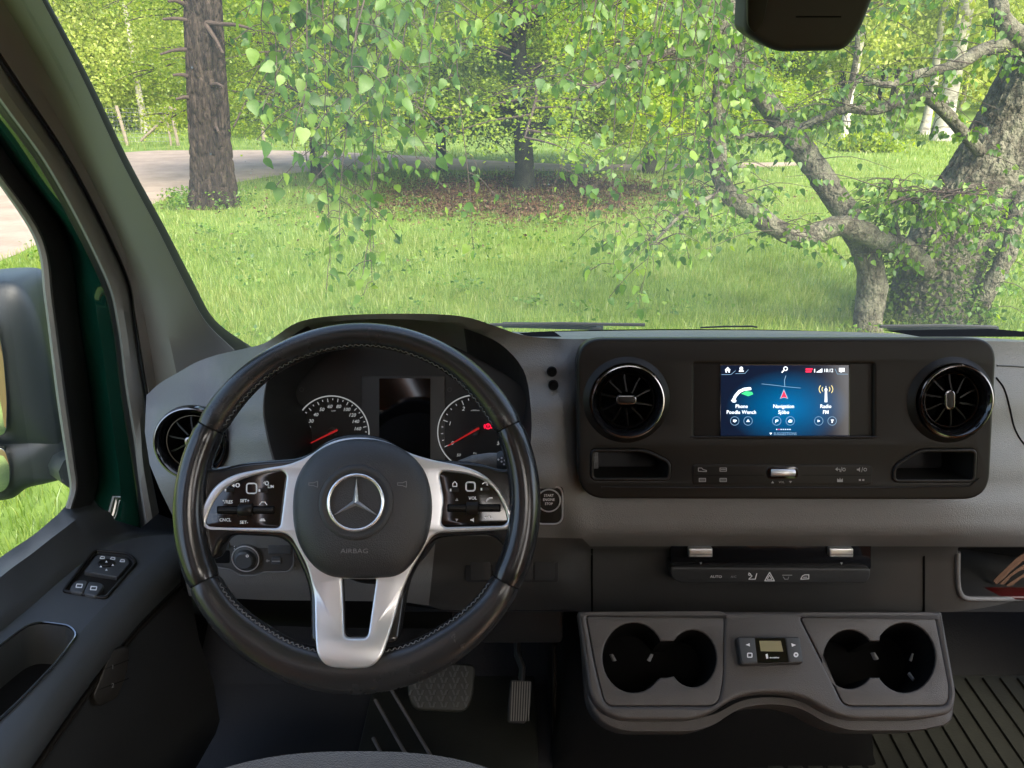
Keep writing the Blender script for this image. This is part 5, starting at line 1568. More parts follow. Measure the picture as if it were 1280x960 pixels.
flat('car_mark', FP, stroke([(1001, 724), (1003, 720), (1006, 718.5), (1011, 718.5), (1011, 723.5), (1001, 724)], 1.1) + stroke([(1004, 721.5), (1009, 721.5)], 0.8), 0.0143, 'print_white', kbar)

# ================================================================== cup holder console
co = thing('cup_holder_console', 'grey plastic console tray with four cup wells below the dashboard', 'console', WD(957, 905, 0.93))
FO = Fr(957, 830, D=0.93, tilt=50)
co_out = fil([(722, 764), (1178, 764), (1197, 868), (1192, 892), (1150, 899), (1065, 899), (1038, 891), (1002, 869), (960, 865), (922, 870), (888, 893), (865, 900), (775, 900), (750, 888), (737, 868)], [3, 3, 14, 14, 16, 12, 14, 20, 40, 20, 14, 12, 16, 14, 14], 5)
pL = fil([(733, 770), (905, 769), (904, 850), (897, 882), (757, 882), (745, 836)], [5, 7, 20, 12, 12, 20])
pR = fil([(1000, 771), (1169, 771), (1187, 862), (1184, 882), (1055, 882), (1046, 862)], [7, 7, 12, 12, 14, 14])
def blob(c1, r1, c2, r2, neck):
    a = ell(c1[0], c1[1], r1[0], r1[1], 26, 38, 322)
    b = ell(c2[0], c2[1], r2[0], r2[1], 22, 218, 502)
    (x, y0, y1) = neck
    return a + [(x - 4, y1), (x + 4, y1)] + b + [(x + 4, y0), (x - 4, y0)]
wL = blob((792, 822), (39, 44), (866, 823), (30, 36), (830, 801, 847))
wR = blob((1062, 824), (33, 37), (1131, 822), (39, 44), (1096, 801, 847))
plate('tray_shell', FO, [co_out, pL, pR], -0.026, 0.0, 'console_plastic', co, bev=0.005, res=4)
lip = [(x, y) for x, y in co_out]
base_out = fil([(726, 766), (1176, 766), (1194, 885), (1190, 905), (1150, 914), (1065, 914), (1034, 905), (1000, 884), (960, 880), (924, 885), (890, 908), (865, 915), (778, 915), (752, 904), (735, 880)], [3, 3, 14, 14, 16, 12, 14, 20, 40, 20, 14, 12, 16, 14, 14], 5)
def ringo(k, h, ky=None):
    out = []
    for x, y in base_out:
        u, v = FO.px(957 + (x - 957) * k, 838 + (y - 838) * (ky or k), -0.022)
        out.append(FO.w(u, v, h))
    return out
loft('under_shell', [ringo(0.92, -0.0225, 0.78), ringo(0.985, -0.022), ringo(0.996, -0.0235), ringo(1.0, -0.028), ringo(1.0, -0.064), ringo(0.99, -0.073), ringo(0.955, -0.0755)], 'console_plastic', co, closed=True, ang=50)
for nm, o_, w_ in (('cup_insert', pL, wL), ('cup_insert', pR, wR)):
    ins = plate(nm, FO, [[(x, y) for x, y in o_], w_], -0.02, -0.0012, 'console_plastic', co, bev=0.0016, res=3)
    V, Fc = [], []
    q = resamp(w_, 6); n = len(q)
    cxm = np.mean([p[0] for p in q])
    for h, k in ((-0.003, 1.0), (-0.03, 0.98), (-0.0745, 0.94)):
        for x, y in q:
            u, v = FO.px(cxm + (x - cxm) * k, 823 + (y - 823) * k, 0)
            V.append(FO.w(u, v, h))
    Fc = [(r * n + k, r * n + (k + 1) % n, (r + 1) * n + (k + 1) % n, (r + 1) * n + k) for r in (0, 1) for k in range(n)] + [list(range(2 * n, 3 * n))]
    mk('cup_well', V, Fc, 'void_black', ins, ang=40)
for x, y, dx, dy in ((768, 826, -4, -8), (811, 826, 4, -8), (1095, 824, -4, -8), (1138, 826, 3, -9), (1136, 842, 6, 8), (1160, 855, 10, -2)):
    tube('grip_tab', [FO.wp(x, y, -0.03), FO.wp(x + dx, y + dy, -0.026)], [(0.0035, 0.0018), (0.003, 0.0012)], 'print_dim', co, seg=6)
loft('console_bracket', [[WY(x, 767, 0.88) for x in (724, 960, 1176)], [WY(x, 790, 0.98) for x in (735, 960, 1170)], [WY(x, 840, 1.0) for x in (735, 960, 1170)]], 'dash_dark', co)

# heater timer stuck on the console
ht = thing('heater_controller', 'small black heater timer with amber display stuck on the console', 'controller', FO.wp(963, 815))
FH = Fr(963, 813, P=FO.wp(963, 813, 0.0), tilt=50)
plate('case', FH, [fil([(921, 796), (1000, 796), (1005, 829), (926, 831)], 4)], -0.003, 0.012, 'dash_dark', ht, bev=0.002, res=3)
plate('display_glass', FH, [[(944, 797.5), (981, 797.5), (986, 828), (947, 829)]], 0.005, 0.0124, 'lcd_glass', ht)
plate('key_pad', FH, [fil([(923, 797), (943, 797), (947, 828), (928, 829)], 3)], 0.005, 0.0132, 'door_plastic', ht, bev=0.0008)
plate('key_pad', FH, [fil([(982, 797), (999, 797), (1003.5, 827.5), (987, 828)], 3)], 0.005, 0.0132, 'door_plastic', ht, bev=0.0008)
flat('display', FH, [[(949, 801), (976, 801), (979, 814.5), (951, 814)]], 0.0127, 'lcd', ht)
flat('key_mark', FH, [[(932, 806), (937, 804), (937.5, 808)]], 0.0135, 'print_white', ht)
flat('key_mark', FH, [[(989, 804), (995, 806.2), (990, 808.5)]], 0.0135, 'print_white', ht)
flat('key_mark', FH, stroke(rect(934.5, 816.5, 940, 821.5, 1) + [(934.5, 817.5)], 1.4), 0.0135, 'print_white', ht)
flat('key_mark', FH, ringpoly(995, 818.5, 1.2, 3.2, 14), 0.0135, 'print_white', ht)
flat('logo', FH, [[(957, 818), (959.5, 817), (960.5, 823), (958, 823.5)]], 0.0127, 'print_white', ht)
text('logo_word', 'eberspächer', FH, 968, 822, 1.7, 0.0127, 'print_white', ht, bold=0.1)

# ------------------------------------------------------------------ start button
sb = thing('start_button', 'round engine start stop button in a rounded frame right of the steering wheel', 'button', WY(688, 631, 0.85))
FT = Fr(686, 631, P=WY(686, 631, dashY(686, 631) - 0.010), tilt=14)
plate('frame', FT, [rect(666, 606, 705, 657, 12, 6)], -0.03, 0.004, 'panel_plastic', sb, bev=0.002, res=3)
tube('frame_rim', [FT.wp(x, y, 0.0040) for x, y in rect(668, 608, 703, 655, 11, 6)], 0.0012, 'satin_silver', sb, seg=6, closed=True)
lathe('button', FT, 686, 625, [(14, 0.003), (14, 0.006), (12.5, 0.007), (0.1, 0.0066)], 'panel_plastic', sb, seg=32, h0=0.004)
tube('button_ring', [FT.w(FT.px(686, 625, 0.004)[0] + 14 * FT.s * math.cos(a), FT.px(686, 625, 0.004)[1] + 14 * FT.s * math.sin(a), 0.0062) for a in [2 * math.pi * i / 36 for i in range(36)]], 0.0010, 'satin_silver', sb, seg=6, closed=True)
for i, w in enumerate(('START', 'ENGINE', 'STOP')):
    text('button_word', w, FT, 686, 619.5 + 5.2 * i, 3.2, 0.0074, 'print_white', sb, xs=0.9)

# ------------------------------------------------------------------ light switch panel
lp = thing('light_switch_panel', 'light switch plate with round dial low behind the steering wheel left spoke', 'switch panel', WY(318, 716, 0.86))
FL = Fr(318, 693, P=WY(318, 693, dashY(318, 693) - 0.003), tilt=10)
plate('plate', FL, [fil([(266, 670), (366, 672), (366, 706), (360, 714), (330, 714), (318, 718), (300, 718), (288, 711), (270, 708)], 5)], -0.01, 0.003, 'dash_lower', lp, bev=0.001)
tube('plate_rim', [FL.wp(x, y, 0.003) for x, y in fil([(266, 669), (367, 671), (367, 707), (360, 715), (330, 715), (318, 720), (300, 720), (288, 712), (268, 709)], 5)], 0.0009, 'print_dim', lp, seg=5, closed=True)
dl = lathe('dial', FL, 309, 696, [(18, 0.002), (18, 0.008), (16, 0.0095), (12.5, 0.010), (11.5, 0.016), (9.5, 0.0175), (0.1, 0.017)], 'door_plastic', lp, seg=40, h0=0.003)
tube('dial_ring', [FL.w(FL.px(309, 696, 0.003)[0] + 16.6 * FL.s * math.cos(a), FL.px(309, 696, 0.003)[1] + 16.6 * FL.s * math.sin(a), 0.0095) for a in [2 * math.pi * i / 40 for i in range(40)]], 0.0008, 'satin_silver', lp, seg=6, closed=True)
flat('dial_mark', FL, ringpoly(309, 695, 1.0, 1.8, 12), 0.0180, 'print_white', lp)
for rc, mk_ in (((268, 673, 287, 686), 'P'), ((335, 675, 364, 693), '01')):
    b_ = plate('button', FL, [rect(*rc, 2)], 0.0, 0.0055, 'door_plastic', lp, bev=0.001)
    if mk_ == 'P':
        flat('brake_mark', FL, ringpoly(278, 678.5, 2.6, 3.4, 16), 0.0058, 'print_white', b_)
        text('brake_letter', 'P', FL, 278, 678.5, 3.4, 0.0059, 'print_white', b_)
    else:
        text('button_mark', '01', FL, 348, 682, 3.0, 0.0058, 'print_dim', b_)
plate('button_recess', FL, [rect(268, 688, 287, 704, 2)], 0.0, 0.0036, 'void_black', lp)
tb = plate('thumb_wheel', FL, [rect(339, 697, 351, 706, 2)], 0.0, 0.006, 'door_plastic', lp, bev=0.0012)
flat('thumb_line', FL, [rect(340, 701, 350, 702)], 0.0063, 'print_grey', tb)
flat('lamp_mark', FL, stroke([(334, 701), (337, 701)], 1) + ringpoly(334, 701, 0.8, 1.6, 10), 0.0034, 'print_grey', lp)
for i in range(3):
    flat('dial_tick', FL, [ell(293, 683 + 3.2 * i, 0.8, 0.8, 8)], 0.0034, 'print_white', lp)

# ================================================================== instrument cluster
ic = thing('instrument_cluster', 'instrument cluster with speedometer, rev counter and dark middle display under the hood', 'instrument cluster', WY(505, 610, 0.98))
FI = Fr(505, 540, Y=0.975, tilt=18)
plate('back_panel', FI, [fil([(350, 432), (640, 432), (672, 480), (672, 640), (325, 640), (325, 480)], 30)], -0.02, 0.0, 'dial_black', ic)
plate('middle_frame', FI, [rect(452, 470, 556, 605, 3)], -0.005, 0.002, 'cluster_grey', ic, bev=0.0008)
plate('middle_display', FI, [rect(474, 473, 538, 602, 1)], 0.0, 0.0026, 'lcd_glass', ic)
def dial(name, label, cx, cy, r, needle):
    d = lathe(name, FI, cx, cy, [(r + 1, 0.0), (r + 1, 0.003), (r - 1, 0.0042), (r - 1.4, 0.0015), (0.1, 0.0015)], 'dial_black', ic, seg=64)
    d['label'] = label
    u0, v0 = FI.px(cx, cy)
    tube('dial_rim', [FI.w(u0 + r * FI.s * math.cos(a), v0 + r * FI.s * math.sin(a), 0.0044) for a in [2 * math.pi * i / 72 for i in range(72)]], 0.00085, 'dial_lit', d, seg=6, closed=True)
    lathe('needle_cap', FI, cx, cy - 1, [(6, 0.0016), (6, 0.006), (4.5, 0.0075), (0.1, 0.0072)], 'cluster_grey', d, seg=20)
    a, b = needle
    dx, dy = b[0] - a[0], b[1] - a[1]; l = math.hypot(dx, dy); nx, ny = -dy / l, dx / l
    plate('needle', FI, [[(a[0] + nx * 0.5, a[1] + ny * 0.5), (b[0] + nx * 1.3, b[1] + ny * 1.3), (b[0] - nx * 1.3, b[1] - ny * 1.3), (a[0] - nx * 0.5, a[1] - ny * 0.5)]], 0.0078, 0.0092, 'needle_red', d)
    return d
spd = dial('speedometer', 'speedometer with white figures and red needle at zero', 416, 540.5, 46, ((382, 557), (421.5, 537.5)))
nums = [('0', 386, 555), ('10', 384, 545), ('20', 385, 535), ('30', 388.5, 526.5), ('40', 394.5, 518.5), ('50', 402, 512), ('60', 412, 508.3), ('80', 423, 508.3), ('100', 433, 512), ('120', 440, 519), ('140', 444, 527), ('160', 446.5, 536), ('180', 447, 545.5), ('200', 446, 555)]
for s_, x, y in nums:
    text('figure', s_, FI, x, y, 4.3, 0.0024, 'dial_lit', spd, shear=0.25, bold=0.08)
tk = []
for i in range(27):
    a = R(206 - i * 232 / 26)
    r0, r1 = (38.5, 42.5) if i % 2 == 0 else (40.5, 42.5)
    tk += stroke([(416 + r0 * math.cos(a), 540.5 - r0 * math.sin(a)), (416 + r1 * math.cos(a), 540.5 - r1 * math.sin(a))], 0.9)
tag(flat('tick_marks', FI, tk, 0.0023, 'dial_lit', spd), kind='stuff')
text('unit_word', 'km/h', FI, 417, 513.5, 1.9, 0.0024, 'dial_lit', spd)
rev = dial('rev_counter', 'rev counter with red needle at zero beside the red warning lamp', 594, 540, 46.5, ((559.5, 557.5), (599, 535)))
for s_, x, y in (('0', 565, 554), ('1', 562, 529.5), ('2', 579, 511), ('3', 608, 511), ('4', 626, 529), ('5', 622.5, 554)):
    text('figure', s_, FI, x, y, 4.8, 0.0024, 'dial_lit', rev, shear=0.25, bold=0.08)
tk = []
for i in range(21):
    a = R(206 - i * 232 / 20)
    r0, r1 = (37, 42.5) if i % 4 == 0 else (40.5, 42.5)
    tk += stroke([(594 + r0 * math.cos(a), 540 - r0 * math.sin(a)), (594 + r1 * math.cos(a), 540 - r1 * math.sin(a))], 0.9)
tag(flat('tick_marks', FI, tk, 0.0023, 'dial_lit', rev), kind='stuff')
text('figure', '50', FI, 573, 569, 3.6, 0.0024, 'dial_lit', rev, shear=0.25)
text('figure', 'F½', FI, 594, 567, 2.6, 0.0024, 'dial_lit', rev)
text('unit_word', 'x1000/min', FI, 594, 513, 1.8, 0.0024, 'dial_lit', rev)
flat('warning_lamp', FI, ringpoly(610, 533, 2.6, 3.6, 18) + stroke([(605.6, 530.5), (605.2, 533), (605.6, 535.5)], 1.0) + stroke([(614.4, 530.5), (614.8, 533), (614.4, 535.5)], 1.0) + [rect(609.4, 530.8, 610.6, 533.6), rect(609.4, 534.4, 610.6, 535.6)], 0.0026, 'warning_red', ic)
for q in ((562, 487), (377, 487)):
    flat('lamp_window', FI, ringpoly(q[0], q[1], 2.0, 3.0, 14), 0.0006, 'cluster_grey', ic)
# ================================================================== steering wheel
FW = Fr(447, 628, D=0.80, tilt=30)
whl = thing('steering_wheel', 'black leather steering wheel with silver spokes and star emblem on the hub', 'steering wheel', FW.o)
RO = 229.0
def rim_r(a):
    """half thickness of the rim round the wheel, a = 0 at the right, 90 at the top"""
    return lerp([(-180, 19.5), (-150, 20), (-120, 24), (-90, 25.5), (-60, 24), (-30, 20), (0, 19.5), (30, 18.5), (60, 16.5), (90, 16), (120, 16.5), (150, 18.5), (180, 19.5)], ((a + 180) % 360) - 180)
def rim_pt(a, dr=0.0, h=0.0):
    r = RO - rim_r(a) + dr
    return FW.w(r * FW.s * math.cos(R(a)), r * FW.s * math.sin(R(a)), h)
def rim_seg(name, a0, a1, mat, k=1.0):
    n = max(6, int(abs(a1 - a0) / 2.5))
    pts = [rim_pt(a0 + (a1 - a0) * i / n) for i in range(n + 1)]
    rad = [((rim_r(a0 + (a1 - a0) * i / n)) * FW.s * k, 0.0165 * k) for i in range(n + 1)]
    V, F = [], []
    seg = 26
    for i, p in enumerate(pts):
        a = R(a0 + (a1 - a0) * i / n)
        e = FW.u * math.cos(a) + FW.v * math.sin(a)
        sh = 0.90 if i in (0, n) else 1.0
        for q in range(seg):
            t = 2 * math.pi * q / seg
            V.append(p + e * (math.cos(t) * rad[i][0] * sh) + FW.n * (math.sin(t) * rad[i][1] * sh))
    for i in range(n):
        for q in range(seg):
            F.append((i * seg + q, i * seg + (q + 1) % seg, (i + 1) * seg + (q + 1) % seg, (i + 1) * seg + q))
    F.append(list(range(seg))[::-1]); F.append(list(range(n * seg, (n + 1) * seg)))
    return mk(name, V, F, mat, whl, ang=60)
SE = [26.5, 153.5, 207.5, 332.5]
rt = rim_seg('rim_top', SE[0] + 0.25, SE[1] - 0.25, 'leather')
rim_seg('rim_grip', SE[1] + 0.25, SE[2] - 0.25, 'leather_gloss')
rim_seg('rim_grip', SE[3] + 0.25 - 360, SE[0] - 0.25, 'leather_gloss')
rb = rim_seg('rim_bottom', SE[2] + 0.25, SE[3] - 0.25, 'leather')
rim_seg('rim_core', 0, 360, 'void_black', 0.86)
def stitches(parent, a0, a1, step=1.05):
    V, F = [], []
    a = a0
    z = 0
    while a < a1:
        for (da, o1, o2, h1, h2) in ((step * 0.75, 0.86, 0.94, 0.0085, 0.0055), ):
            r = rim_r(a)
            p = rim_pt(a, -r * (o1 if z else o2), h1 if z else h2); q = rim_pt(a + da, -r * (o2 if z else o1), h2 if z else h1)
            v, f = tube_data([p, q], 0.0006, 4)
            i = len(V); V += v; F += [[k + i for k in g] for g in f]
        z = 1 - z
        a += step
    tag(mk('stitching', V, F, 'thread', parent, recalc=False), kind='stuff')
stitches(rt, 30, 150)
stitches(rb, 211, 329)
# dark body behind the spokes
body = fil([(232, 560), (262, 590), (300, 578), (380, 572), (410, 548), (447, 540), (484, 548), (516, 572), (600, 578), (634, 590), (664, 560), (666, 690), (640, 700), (620, 668), (540, 672), (508, 730), (500, 800), (440, 812), (392, 800), (385, 730), (358, 672), (278, 668), (268, 705), (226, 690)], [4, 30, 30, 30, 30, 40, 30, 30, 30, 30, 4, 4, 24, 20, 20, 20, 8, 20, 8, 20, 20, 20, 24, 4], 5)
slot = fil([(424, 722), (472, 722), (464, 797), (431, 797)], [3, 3, 8, 8])
sco = plate('spoke_core', FW, [body, slot], -0.030, -0.002, 'leather_gloss', whl, bev=0.006, res=4)
# silver trim
sil = fil([(447, 545), (484, 551), (512, 567), (545, 576), (575, 581), (603, 591), (624, 610), (637, 634), (643, 652), (636, 662), (604, 664), (548, 666), (538, 672), (515, 710), (501, 742), (490, 785), (481, 817), (468, 830), (440, 832), (413, 829), (401, 815), (396, 785), (392, 742), (383, 706), (364, 672), (354, 666), (298, 664), (256, 661), (247, 652), (253, 632), (266, 608), (290, 593), (325, 586), (360, 581), (384, 571), (412, 551)],
          [20, 20, 20, 14, 14, 14, 14, 12, 8, 8, 6, 8, 8, 12, 12, 14, 12, 12, 16, 12, 12, 14, 12, 12, 8, 8, 6, 8, 8, 12, 14, 14, 14, 14, 20, 20], 5)
bpL = fil([(352, 588), (358, 594), (354, 625), (350, 657), (346, 660), (262, 659), (256, 654), (262, 636), (275, 614), (298, 600), (325, 592)], [5, 4, 10, 4, 4, 6, 6, 10, 14, 14, 10])
bpR = fil([(553, 589), (582, 592), (605, 600), (621, 614), (632, 638), (635, 652), (629, 657), (556, 659), (551, 654), (555, 625), (549, 594)], [5, 10, 14, 12, 12, 6, 6, 4, 4, 10, 4])
slot2 = fil([(427, 724), (470, 724), (462, 795), (433, 795)], [2, 2, 7, 7])
stm = plate('spoke_trim', FW, [sil, bpL, bpR, slot2], -0.004, 0.004, 'satin_silver', whl, bev=0.0024, res=4)
for ob_ in (sco, stm):                                     # the lower spoke rises to lie over the rim
    for v_ in ob_.data.vertices:
        q_ = Vector(v_.co) - FW.o
        v_.co = Vector(v_.co) + FW.n * 0.0175 * sstep(0.09, 0.158, -q_.dot(FW.v))
# airbag cover
pad = cr([(366, 634), (372, 596), (392, 568), (420, 553), (450, 548.5), (480, 552), (510, 566), (532, 592), (540, 632), (534, 672), (516, 703), (497, 719), (470, 722.5), (436, 722.5), (410, 719), (388, 703), (371, 672)], 5)
rimp = [(450 + (x - 450) * 1.012, 635 + (y - 635) * 1.012) for x, y in pad]
pad_o = dome('airbag_cover', FW, pad, 0.006, 0.024, 'airbag_skin', whl, rings=12, pw=4.0, skirt=0.012, ctr=(450, 632))
PH = 0.0241
FE = Fr(445, 628, P=FW.wp(445, 628, PH), tilt=30)
em = lathe('emblem_disc', FE, 445, 628, [(48, -0.003), (46, 0.0004), (43, 0.0014), (40.5, 0.0014), (37, -0.0004), (0.1, -0.0004)], 'airbag_skin', whl, seg=56)
u0, v0 = FE.px(445, 628)
tube('emblem_ring', [FE.w(u0 + 34 * FE.s * math.cos(a), v0 + 34 * FE.s * math.sin(a), 0.0016) for a in [2 * math.pi * i / 64 for i in range(64)]], (0.0018), 'emblem_chrome', em, seg=8, closed=True)
V, Fc = [FE.w(u0, v0, 0.0052)], []
ol = []
for k in range(3):
    a = math.pi / 2 + k * 2 * math.pi / 3
    ol.append((34, a)); ol.append((4.0, a + math.pi / 3))
for r, a in ol:
    V.append(FE.w(u0 + r * FE.s * math.cos(a), v0 + r * FE.s * math.sin(a), 0.0012))
for k in range(6):
    Fc.append((0, 1 + k, 1 + (k + 1) % 6))
st = mk('star', V, Fc, 'emblem_chrome', em, ang=1)
def padh(x, y):
    c = np.array(FW.px(450, 632, 0.006)); q = np.array(FW.px(x, y, 0.006))
    return 0.0205
text('airbag_word', 'AIRBAG', FW, 443, 689, 5.4, 0.0238, 'print_dim', pad_o, xs=1.25)
for x, sg in ((391, 1), (502, 1)):
    flat('horn_mark', FW, stroke([(x - 5, 603.5), (x - 5, 606.5), (x + 1, 607), (x + 6, 609), (x + 6, 601.5), (x + 1, 603.5), (x - 5, 603.5)], 1.0), 0.0236, 'print_dim', pad_o)
# switch panels on the spokes
for nm, bp, side in (('button_panel', bpL, -1), ('button_panel', bpR, 1)):
    bpn = plate(nm, FW, [bp], -0.004, 0.0028, 'gloss_black', whl, bev=0.0006)
    B = 0.0031
    pr_ = 'print_white'
    if side < 0:
        flat('touch_pad', FW, stroke(rect(308.3, 604.3, 320.7, 616.7, 3.5) + [(308.3, 607.8)], 1.7), B, pr_, bpn)
        flat('back_mark', FW, [[(289.5, 607), (293, 604.5), (293, 609.5)]] + stroke([(293, 607), (296, 607)], 1.2) + ringpoly(297, 606.5, 1.6, 2.9, 12), B, pr_, bpn)
        flat('limiter_mark', FW, ringpoly(333.5, 604, 1.6, 2.8, 12) + stroke([(331, 602), (329.5, 604)], 1.0), B, pr_, bpn)
        text('button_word', 'LIM', FW, 338.5, 608.3, 3.6, B, pr_, bpn, bold=0.12)
        text('button_word', '°/RES', FW, 284.5, 627.6, 4.0, B, pr_, bpn, bold=0.12)
        text('button_word', 'SET+', FW, 306, 626, 3.8, B, pr_, bpn, bold=0.12)
        text('button_word', 'SET-', FW, 305, 653, 3.8, B, pr_, bpn, bold=0.12)
        text('button_word', 'CNCL', FW, 281.5, 650, 3.8, B, pr_, bpn, bold=0.08)
        flat('lane_mark', FW, stroke([(324.5, 631), (327, 627.5), (331, 627.5), (333.5, 631)], 1.2), B, pr_, bpn)
        flat('distance_mark', FW, [[(324, 651.5), (326, 648), (330, 648), (332, 651.5)]], B, pr_, bpn)
        rx = (271, 298, 316, 343)
        tgl = ((286, 612.5), (328.5, 613))
    else:
        flat('touch_pad', FW, stroke(rect(582.5, 602.8, 593.7, 613.6, 3.5) + [(582.5, 606.3)], 2.0), B, pr_, bpn)
        flat('home_mark', FW, stroke([(566, 608), (566, 604.5), (568.5, 602), (571, 604.5), (571, 608), (566, 608)], 1.2), B, pr_, bpn)
        flat('back_mark', FW, stroke([(603, 605), (606, 603), (609, 604), (609, 606.5)], 1.3), B, pr_, bpn)
        text('button_word', 'VOL', FW, 591, 622.8, 3.8, B, pr_, bpn, bold=0.12)
        flat('call_mark', FW, stroke([(608, 626.5), (609.5, 624), (612, 622.5), (615.5, 622.3)], 1.8), B, pr_, bpn)
        flat('hang_up_mark', FW, stroke([(606, 647.5), (607, 645.5), (610, 645), (613, 645.5), (614, 647.5)], 1.9), B, pr_, bpn)
        flat('mute_mark', FW, [[(588, 649), (590, 649), (592.5, 647), (592.5, 653), (590, 651), (588, 651)]], B, pr_, bpn)
        flat('favourite_mark', FW, [[(571, 622.5), (573, 626), (569, 626)], [(571, 652), (573, 648.5), (569, 648.5)]], B, 'print_grey', bpn)
        rx = (559, 583, 598, 626)
        tgl = ((567.5, 612.5), (606, 611.5))
    yb = 637.5 if side < 0 else 635
    plate('rocker_bar', FW, [rect(rx[0], yb - 5, rx[3], yb + 5, 2)], 0.0, 0.0034, 'void_black', bpn, bev=0.0004)
    plate('rocker_key', FW, [rect(rx[0] + 1.5, yb - 3.2, rx[1], yb + 3.2, 1.5)], 0.002, 0.0062, 'panel_plastic', bpn, bev=0.0015, res=3)
    plate('rocker_key', FW, [rect(rx[2], yb - 3.2, rx[3] - 1.5, yb + 3.2, 1.5)], 0.002, 0.0062, 'panel_plastic', bpn, bev=0.0015, res=3)
    c_ = FW.px((rx[1] + rx[2]) / 2, yb, 0.003)
    hw = (rx[2] - rx[1]) / 2 * FW.s
    tube('roller', [FW.w(c_[0] - hw, c_[1], 0.001), FW.w(c_[0] - hw * 0.9, c_[1], 0.001), FW.w(c_[0] + hw * 0.9, c_[1], 0.001), FW.w(c_[0] + hw, c_[1], 0.001)], [0.0060, 0.0068, 0.0068, 0.0060], 'panel_plastic', bpn, seg=18)
    for x, y in tgl:
        plate('toggle', FW, [rect(x - 6, y - 2.6, x + 6, y + 2.6, 2)], 0.001, 0.0042, 'panel_plastic', bpn, bev=0.0008)
        flat('toggle_light', FW, [rect(x - 5.2, y - 1.6, x - 3.2, y + 1.6)], 0.0044, pr_, bpn)
# ------------------------------------------------------------------ steering column and stalks
col = thing('steering_column', 'black steering column shroud behind the wheel hub', 'steering column', FW.w(0, -0.06, -0.2))
def ringat(h, rx, ru, rd, dv=0.0):
    return [FW.w(rx * math.cos(t), dv + (ru if math.sin(t) > 0 else rd) * math.sin(t), h) for t in [2 * math.pi * i / 32 for i in range(32)]]
loft('shroud', [ringat(-0.03, 0.055, 0.05, 0.06), ringat(-0.05, 0.075, 0.055, 0.085), ringat(-0.11, 0.08, 0.055, 0.095), ringat(-0.22, 0.075, 0.05, 0.09), ringat(-0.30, 0.07, 0.05, 0.09)], 'dash_dark', col, closed=True, cap=True)
gs = thing('gear_lever', 'black column gear lever with white marks right of the hub', 'lever', WY(560, 590, 0.80))
pts = [FW.wp(540, 600, -0.05), FW.wp(572, 585, -0.05), FW.wp(592, 578, -0.048), FW.wp(612, 576, -0.046), FW.wp(624, 576, -0.045)]
tube('stem', pts, [(0.007, 0.006), (0.0075, 0.006), (0.0085, 0.007), (0.0095, 0.007), (0.0095, 0.007)], 'dash_plastic', gs, seg=14)
tp = tube('tip', [FW.wp(621, 576, -0.045), FW.wp(624, 576, -0.045), FW.wp(634, 577, -0.044), FW.wp(640, 578, -0.044), FW.wp(643, 578, -0.044)], [(0.009, 0.008), (0.0115, 0.009), (0.0118, 0.009), (0.011, 0.0085), (0.006, 0.006)], 'door_plastic', gs, seg=16)
FG = Fr(630, 577, P=FW.wp(630, 577, -0.0345), tilt=30)
for x, y in ((623, 574.5), (627, 572.5), (627, 577), (631, 575.5), (635, 575), (630, 580.5), (634, 579)):
    flat('tip_mark', FG, ringpoly(x, y, 0.3, 1.2, 8), 0.0008, 'print_white', tp)
tag(tube('paddle', [FW.wp(598, 588, -0.03), FW.wp(612, 591, -0.03), FW.wp(628, 596, -0.03)], [(0.006, 0.003), (0.008, 0.003), (0.004, 0.002)], 'dash_plastic', gs, seg=10))
ts = thing('wiper_stalk', 'grey tipped wiper and indicator stalk behind the left spoke', 'lever', WY(300, 590, 0.80))
tube('stem', [FW.wp(360, 600, -0.05), FW.wp(320, 592, -0.048), FW.wp(290, 592, -0.045)], [0.006, 0.007, 0.008], 'dash_plastic', ts, seg=12)
tube('tip', [FW.wp(292, 592, -0.045), FW.wp(280, 593.5, -0.044), FW.wp(268, 595, -0.043), FW.wp(265, 595.3, -0.043)], [0.0085, 0.009, 0.008, 0.004], 'print_grey', ts, seg=14)

# ================================================================== pedals, mats, seat
bp = thing('brake_pedal', 'wide black ribbed brake pedal below the steering wheel', 'pedal', WD(549, 860, 1.24))
FBp = Fr(549, 860, D=1.22, tilt=52)
plate('pad', FBp, [fil([(506, 826), (594, 830), (591, 870), (582, 890), (518, 887), (510, 872)], [8, 8, 14, 12, 12, 14])], -0.012, 0.0, 'mat_rubber', bp, bev=0.004, res=3)
ribs = []
for i in range(7):
    for j in range(11):
        x = 514 + j * 7.4 + (3.7 if i % 2 else 0); y = 835 + i * 7.6
        if x < 588 and y < 885 and not (y > 876 and (x < 518 or x > 582)):
            a = 1 if (i + j) % 2 else -1
            ribs.append([(x - 1.2, y - 3.2), (x + 1.2, y - 3.2), (x + 1.2 + a * 2.2, y + 3.2), (x - 1.2 + a * 2.2, y + 3.2)])
for q in ribs:
    plate('tread_block', FBp, [q], -0.002, 0.0028, 'pedal_rubber', bp)
tube('arm', [FBp.wp(552, 850, -0.014), FBp.wp(556, 815, -0.03), FBp.wp(560, 760, -0.12)], 0.009, 'soft_black', bp, seg=8)
ap = thing('accelerator_pedal', 'narrow upright ribbed accelerator pedal right of the brake', 'pedal', WD(648, 900, 1.28))
FAp = Fr(650, 875, D=1.27, tilt=48)
plate('pad', FAp, [fil([(638, 848), (665, 850), (663, 880), (657, 905), (634, 904), (635, 878)], 5)], -0.010, 0.0, 'rubber', ap, bev=0.003)
for i in range(8):
    x = 640.2 + i * 3.1
    plate('tread_rib', FAp, [[(x, 852), (x + 1.5, 852), (x - 0.6, 901), (x - 2.1, 901)]], -0.001, 0.0026, 'mat_rib', ap)
